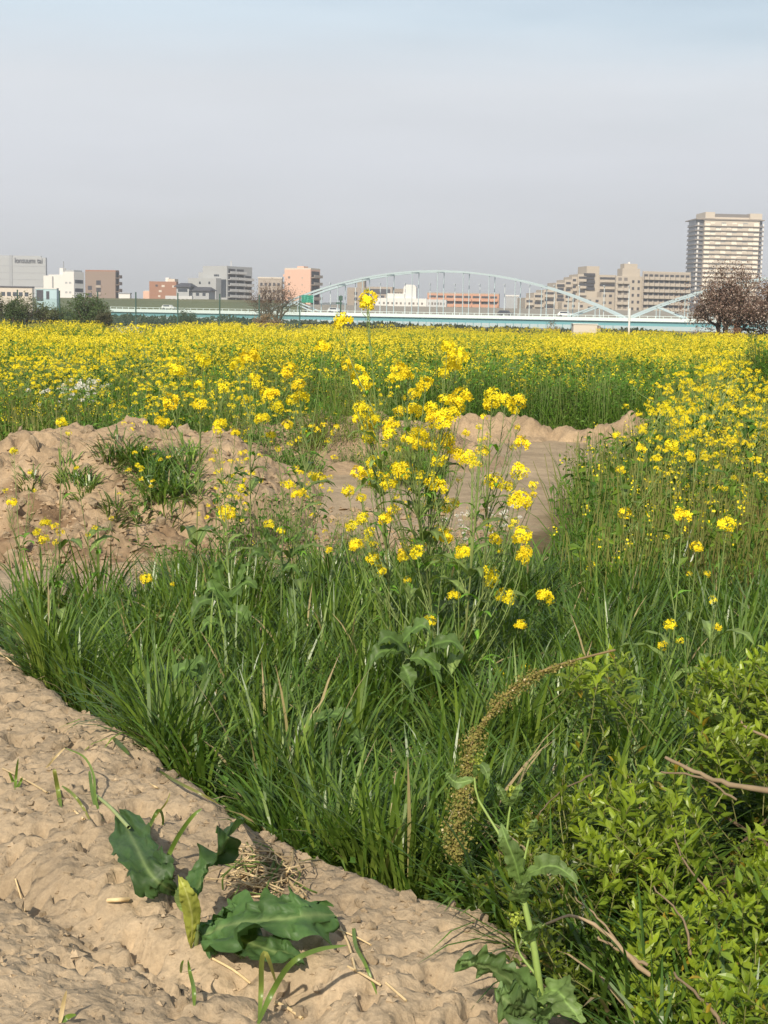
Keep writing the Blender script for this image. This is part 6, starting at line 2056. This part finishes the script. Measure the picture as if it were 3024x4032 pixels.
# ---------------------------------------------------------------- trees and scrub behind the field
def tree(name, label, px, D, ybase, ytop, width, seed, leafcol, kind='leafy', nleaf=5000, ls=0.16, trunkc=(.10, .075, .055), group=None, trunks=3, depth=None, zlow=0.12, cat='tree'):
    rs = np.random.RandomState(seed)
    p = at(px, ybase, D)
    zb = -0.1 if D < 105 else -.5
    o = np.array([p[0], D, zb])
    H = zat(px, ytop, D) - zb
    Wd = width * px2m(D) / 2
    e = empty(name, o)
    gt_, tips, segs = Geo(), [], []
    def grow(p0, d, L, r, lev):
        d = d / np.linalg.norm(d)
        p1 = p0 + d * L
        mid = (p0 + p1) / 2 + rs.randn(3) * L * .07
        S = spline([p0, mid, p1], 5)
        tube(gt_, S, np.linspace(r, r * .62, 5), np.array(trunkc) * (.8 + .4 * rs.rand()), 5 if lev < 2 else 3)
        segs.append(S)
        if lev >= 4 or L < .12 * H * .4:
            tips.append(p1)
            return
        for k in range(rs.randint(2, 4) + (lev == 0)):
            nd = d * .75 + rs.randn(3) * [.62, .62, .38] + [0, 0, .18]
            nd[:2] *= 1 + .5 * (Wd / H)
            grow(p1 if k else S[3], nd, L * rs.uniform(.6, .85), r * .6, lev + 1)
    for k in range(trunks):
        a = 6.28 * k / trunks + rs.rand()
        grow(np.array([.15 * math.cos(a), .15 * math.sin(a), 0]), np.array([.35 * math.cos(a) * Wd / H * 2, .35 * math.sin(a), 1.0]), H * .26, H * .028, 0)
    # squeeze the branches into the crown's outline
    A = np.concatenate(gt_.V)
    q = np.abs(A[:, :2]).max() / Wd
    qz = A[:, 2].max() / H
    gt_.V = [v / [q, q, qz] for v in gt_.V]
    segs = [s_ / [q, q, qz] for s_ in segs]
    gt_.obj('trunk', M_BARK, e)
    if kind != 'bare':
        S = np.concatenate(segs)
        hi = S[S[:, 2] > H * zlow]
        cl = hi[rs.randint(0, len(hi), nleaf // 12)]
        if kind != 'leafy': cl = cl * [1.04, 1.04, 1.03]
        ex = Wd * (.10 if kind == 'leafy' else .07)
        # extra clumps on the crown shell fill the outline
        m = nleaf // (30 if kind == 'leafy' else 90)
        a, u_ = rs.rand(m) * 6.28, rs.rand(m)
        zc = H * (zlow + (1 - zlow) * u_)
        rr = Wd * np.sqrt(np.clip(1 - ((u_ - .5) / .52) ** 2, 0, 1)) * (.55 + .45 * rs.rand(m)) * (1 + .25 * np.sin(3 * a + seed) * np.cos(5 * u_))
        cl = np.concatenate([cl, np.stack([rr * np.cos(a), rr * np.sin(a), zc], -1)])
        n = len(cl) * 10
        P_ = np.repeat(cl, 10, 0) + rs.randn(n, 3) * ex
        P_[:, 2] = np.abs(P_[:, 2])
        tone = np.repeat(rs.rand(len(cl), 1), 10, 0) * .6 + rs.rand(n, 1) * .4
        ca, cb = np.array(leafcol[0]), np.array(leafcol[1])
        K = ca * (1 - tone) + cb * tone
        if len(leafcol) > 2:
            K = np.where(rs.rand(n, 1) < .22, np.array([leafcol[2]]), K)
        gl_ = Geo()
        small_leaves(gl_, P_, ls * (.6 + .8 * rs.rand(n)), rs.randn(n, 3) + [0, -.4, .5], K, rs, .6)
        stuff(gl_.obj('crown', M_FIELD, e))
    return tag(e, label, cat, group)
PLUM = [(.10, .065, .05), (.23, .14, .11), (.50, .39, .33)]
tree('plum_tree', 'brownish pink blossoming tree standing at the right edge of the field', 2865, 96, 1318, 1052, 400, 801, PLUM, 'blossom', 20000, .12, (.06, .045, .035), trunks=5)
tree('plum_tree', 'second blossoming tree cut off by the right edge', 3075, 99, 1318, 1055, 270, 802, PLUM, 'blossom', 13000, .12, (.06, .045, .035), trunks=4)
tree('low_bush', 'reddish low bush under the blossoming tree at the right', 2895, 92, 1318, 1282, 70, 803, [(.20, .10, .06), (.32, .18, .12)], 'leafy', 1200, .07, cat='bush')
tree('bare_tree', 'wide bare brown tree in front of the bridge left of the arch', 1075, 150, 1290, 1105, 260, 804, [(.17, .12, .09), (.24, .17, .13)], 'blossom', 7000, .09, (.15, .11, .085), trunks=5)
GR = [(.045, .075, .025), (.085, .13, .04)]
OL = [(.075, .095, .04), (.15, .17, .075)]
tree('round_shrub', 'big dark green rounded tree at the left before the bridge', 345, 128, 1290, 1165, 190, 805, GR, 'leafy', 5000, .16, trunks=4, zlow=.03)
tree('round_shrub', 'dark bush at the right foot of the big green tree', 405, 118, 1292, 1222, 90, 806, [(.05, .06, .03), (.10, .10, .05)], 'leafy', 2200, .13, zlow=.02, cat='bush')
tree('round_shrub', 'dark green round bush among the olive trees at far left', 60, 125, 1270, 1185, 90, 807, GR, 'leafy', 2600, .13, zlow=.02, cat='bush')
for k, (px, w_, yt, lab) in enumerate(((-40, 150, 1150, 'olive green tree cut by the left edge'), (90, 150, 1160, 'pale olive tree second from the left edge'), (185, 130, 1195, 'low olive tree before the pale blue building'), (255, 120, 1205, 'low greyish bush left of the big green tree'))):
    tree('olive_tree', lab, px, 134 + k, 1285, yt, w_, 810 + k, OL, 'leafy', 2600, .14, group='olive green trees at the far left', zlow=.05)
tree('grey_bush', 'grey green bush before the left end of the bridge', 735, 140, 1290, 1225, 110, 820, [(.06, .08, .05), (.10, .12, .07)], 'leafy', 2000, .13, zlow=.03, cat='bush')
tree('dry_bush', 'straw brown dry bush beneath the bare tree', 1050, 122, 1298, 1240, 120, 821, [(.24, .17, .10), (.36, .27, .17)], 'leafy', 2200, .11, zlow=.02, cat='bush')
tree('dry_bush', 'small brown bush left of the white box', 2175, 112, 1310, 1262, 75, 822, [(.16, .11, .07), (.26, .19, .12)], 'leafy', 1300, .09, zlow=.02, cat='bush')
# dark scrub on the river bank under the bridge
rs = np.random.RandomState(830)
g = Geo()
n = 16000
x = rs.uniform(-105, 130, n)
y = 300 + rs.randn(n) * 6
h = (1.3 + 0.7 * fbm(x * .15, x * 0, 161, 3)) - .02 * x * .6
z = -.6 + h * rs.rand(n) ** .7
tn = rs.rand(n, 1)
small_leaves(g, np.stack([x, y, z], -1), .5 + .5 * rs.rand(n), rs.randn(n, 3), np.array([.035, .055, .03]) * (1 - tn) + np.array([.07, .085, .045]) * tn, rs, .7)
stuff(tag(g.obj('riverside_scrub', M_FIELD), 'dark band of riverside scrub beneath the bridge girders', 'scrub'))

# ---------------------------------------------------------------- net fence, box, posts
M_POST = cmat('fence_post_paint', (.05, .10, .08), .5)
M_NET, _t, _b, _o = mat('green_net')
_b.inputs['Base Color'].default_value = (.045, .11, .075, 1)
_b.inputs['Roughness'].default_value = .8
_tr = _t.nodes.new('ShaderNodeBsdfTransparent')
_ms = _t.nodes.new('ShaderNodeMixShader')
_ms.inputs[0].default_value = .2
_t.links.new(_tr.outputs[0], _ms.inputs[1])
_t.links.new(_b.outputs[0], _ms.inputs[2])
_t.links.new(_ms.outputs[0], _o.inputs['Surface'])
DF = 136
p0 = at(235, 1270, DF)
FE = empty('net_fence', (p0[0], DF, -.6))
posts = [-90, 70, 235, 385, 535, 700, 865, 1020, 1180, 1340]
for k, px in enumerate(posts):
    p = at(px, 1270, DF)
    zt_ = zat(px, 1150 + (px - 535) * .02, DF) + .6
    g = Geo()
    tube(g, [(p[0] - p0[0], 0, 0), (p[0] - p0[0], 0, zt_)], .065, (1, 1, 1), 6)
    g.obj('post', M_POST, FE)
    if k:
        q = at(posts[k - 1], 1270, DF)
        za = zat(posts[k - 1], 1182 + (posts[k - 1] - 535) * .02, DF) + .6
        zb2 = zat(px, 1182 + (px - 535) * .02, DF) + .6
        if px in (1340,):
            continue
        g = Geo()
        g.add([(q[0] - p0[0], .02, .05), (p[0] - p0[0], .02, .05), (p[0] - p0[0], .02, zb2), (q[0] - p0[0], .02, za)], [(0, 1, 2, 3)], (1, 1, 1))
        g.obj('net', M_NET, FE)
tag(FE, 'dark green net fence on tall posts along the far edge of the field at left', 'fence')
p = at(1341, 1250, 132)
e = empty('utility_post', (p[0], 132, -.5))
zt_ = zat(1341, 1163, 132) + .5
g = Geo()
tube(g, [(0, 0, 0), (0, 0, zt_)], [.07, .06], (1, 1, 1), 6)
g.obj('post', M_POST, e)
ubox('cross_arm', e, M_POST, (-.42, -.06, zt_ - .75), (.12, .06, zt_ - .6))
ubox('lamp_box', e, M_POST, (-.2, -.12, zt_ - .45), (.16, .12, zt_ - .05))
tag(e, 'short dark post with a cross arm before the left end of the arch', 'post')
p = at(2477, 1290, 108)
e = empty('white_pole', (p[0], 108, -.2))
zt_ = zat(2477, 1218, 108) + .2
g = Geo()
tube(g, [(0, 0, 0), (0, 0, zt_)], .075, (1, 1, 1), 8)
g.obj('pole', M_WHITE, e)
g = Geo()
tube(g, [(0, 0, zt_), (0, 0, zt_ + .06)], [.085, .05], (1, 1, 1), 8)
g.obj('cap', M_WHITE, e)
tag(e, 'white upright pole at the far field edge right of the white box', 'pole')
D = 106
pa, pb = at(2258, 1290, D), at(2352, 1290, D)
e = empty('white_box', ((pa[0] + pb[0]) / 2, D, -.2))
hw = (pb[0] - pa[0]) / 2
ztp = zat(2300, 1274, D) + .2
ubox('cabinet', e, M_CREAM, (-hw, 0, .1), (hw, 1.2, ztp - .06))
ubox('lid', e, M_WHITE, (-hw - .05, -.05, ztp - .06), (hw + .05, 1.25, ztp))
ubox('side_unit', e, M_TAN, (hw + .02, .2, .1), (hw + .26, 1.1, ztp - .12))
ubox('base', e, M_GREY, (-hw + .1, .1, 0), (hw - .1, 1.1, .1))
tag(e, 'cream white storage box at the far edge of the field', 'storage box')
p = at(1210, 1176, 400)
e = empty('tarpaulin', (p[0], 400, 0))
g = Geo()
xs_, zs_ = np.linspace(-1.6, 1.6, 7), np.linspace(zat(1210, 1192, 400), zat(1210, 1162, 400), 5)
X_, Z_ = np.meshgrid(xs_, zs_)
Y_ = .4 * np.sin(X_ * 3 + Z_) - .2 * (Z_ - Z_.min())
gg = gridmesh(X_, Y_, Z_, np.ones(X_.shape + (3,)))
gg.obj('sheet', cmat('green_sheet', (.04, .32, .22), .6), e)
for s_ in (-1.5, 1.5):
    g = Geo()
    tube(g, [(s_, .3, zd), (s_, .3, zs_[-1])], .08, (1, 1, 1), 5)
    g.obj('support', M_POST, e)
tag(e, 'small bright green sheet hung by the left end of the arch', 'tarpaulin')

# ---------------------------------------------------------------- thin spring haze
hzm = bpy.data.materials.new('haze_air')
hzm.use_nodes = True
hzm.node_tree.nodes.clear()
_v = hzm.node_tree.nodes.new('ShaderNodeVolumePrincipled')
_v.inputs['Color'].default_value = (.93, .95, .975, 1)
_v.inputs['Density'].default_value = 0.00032
_v.inputs['Anisotropy'].default_value = 0.1
_ho = hzm.node_tree.nodes.new('ShaderNodeOutputMaterial')
hzm.node_tree.links.new(_v.outputs[0], _ho.inputs['Volume'])
g = Geo().box((-4200, -60, -6), (4200, 5900, 130))
tag(stuff(g.obj('haze', hzm)), 'thin pale spring haze in the air over the field', 'haze')
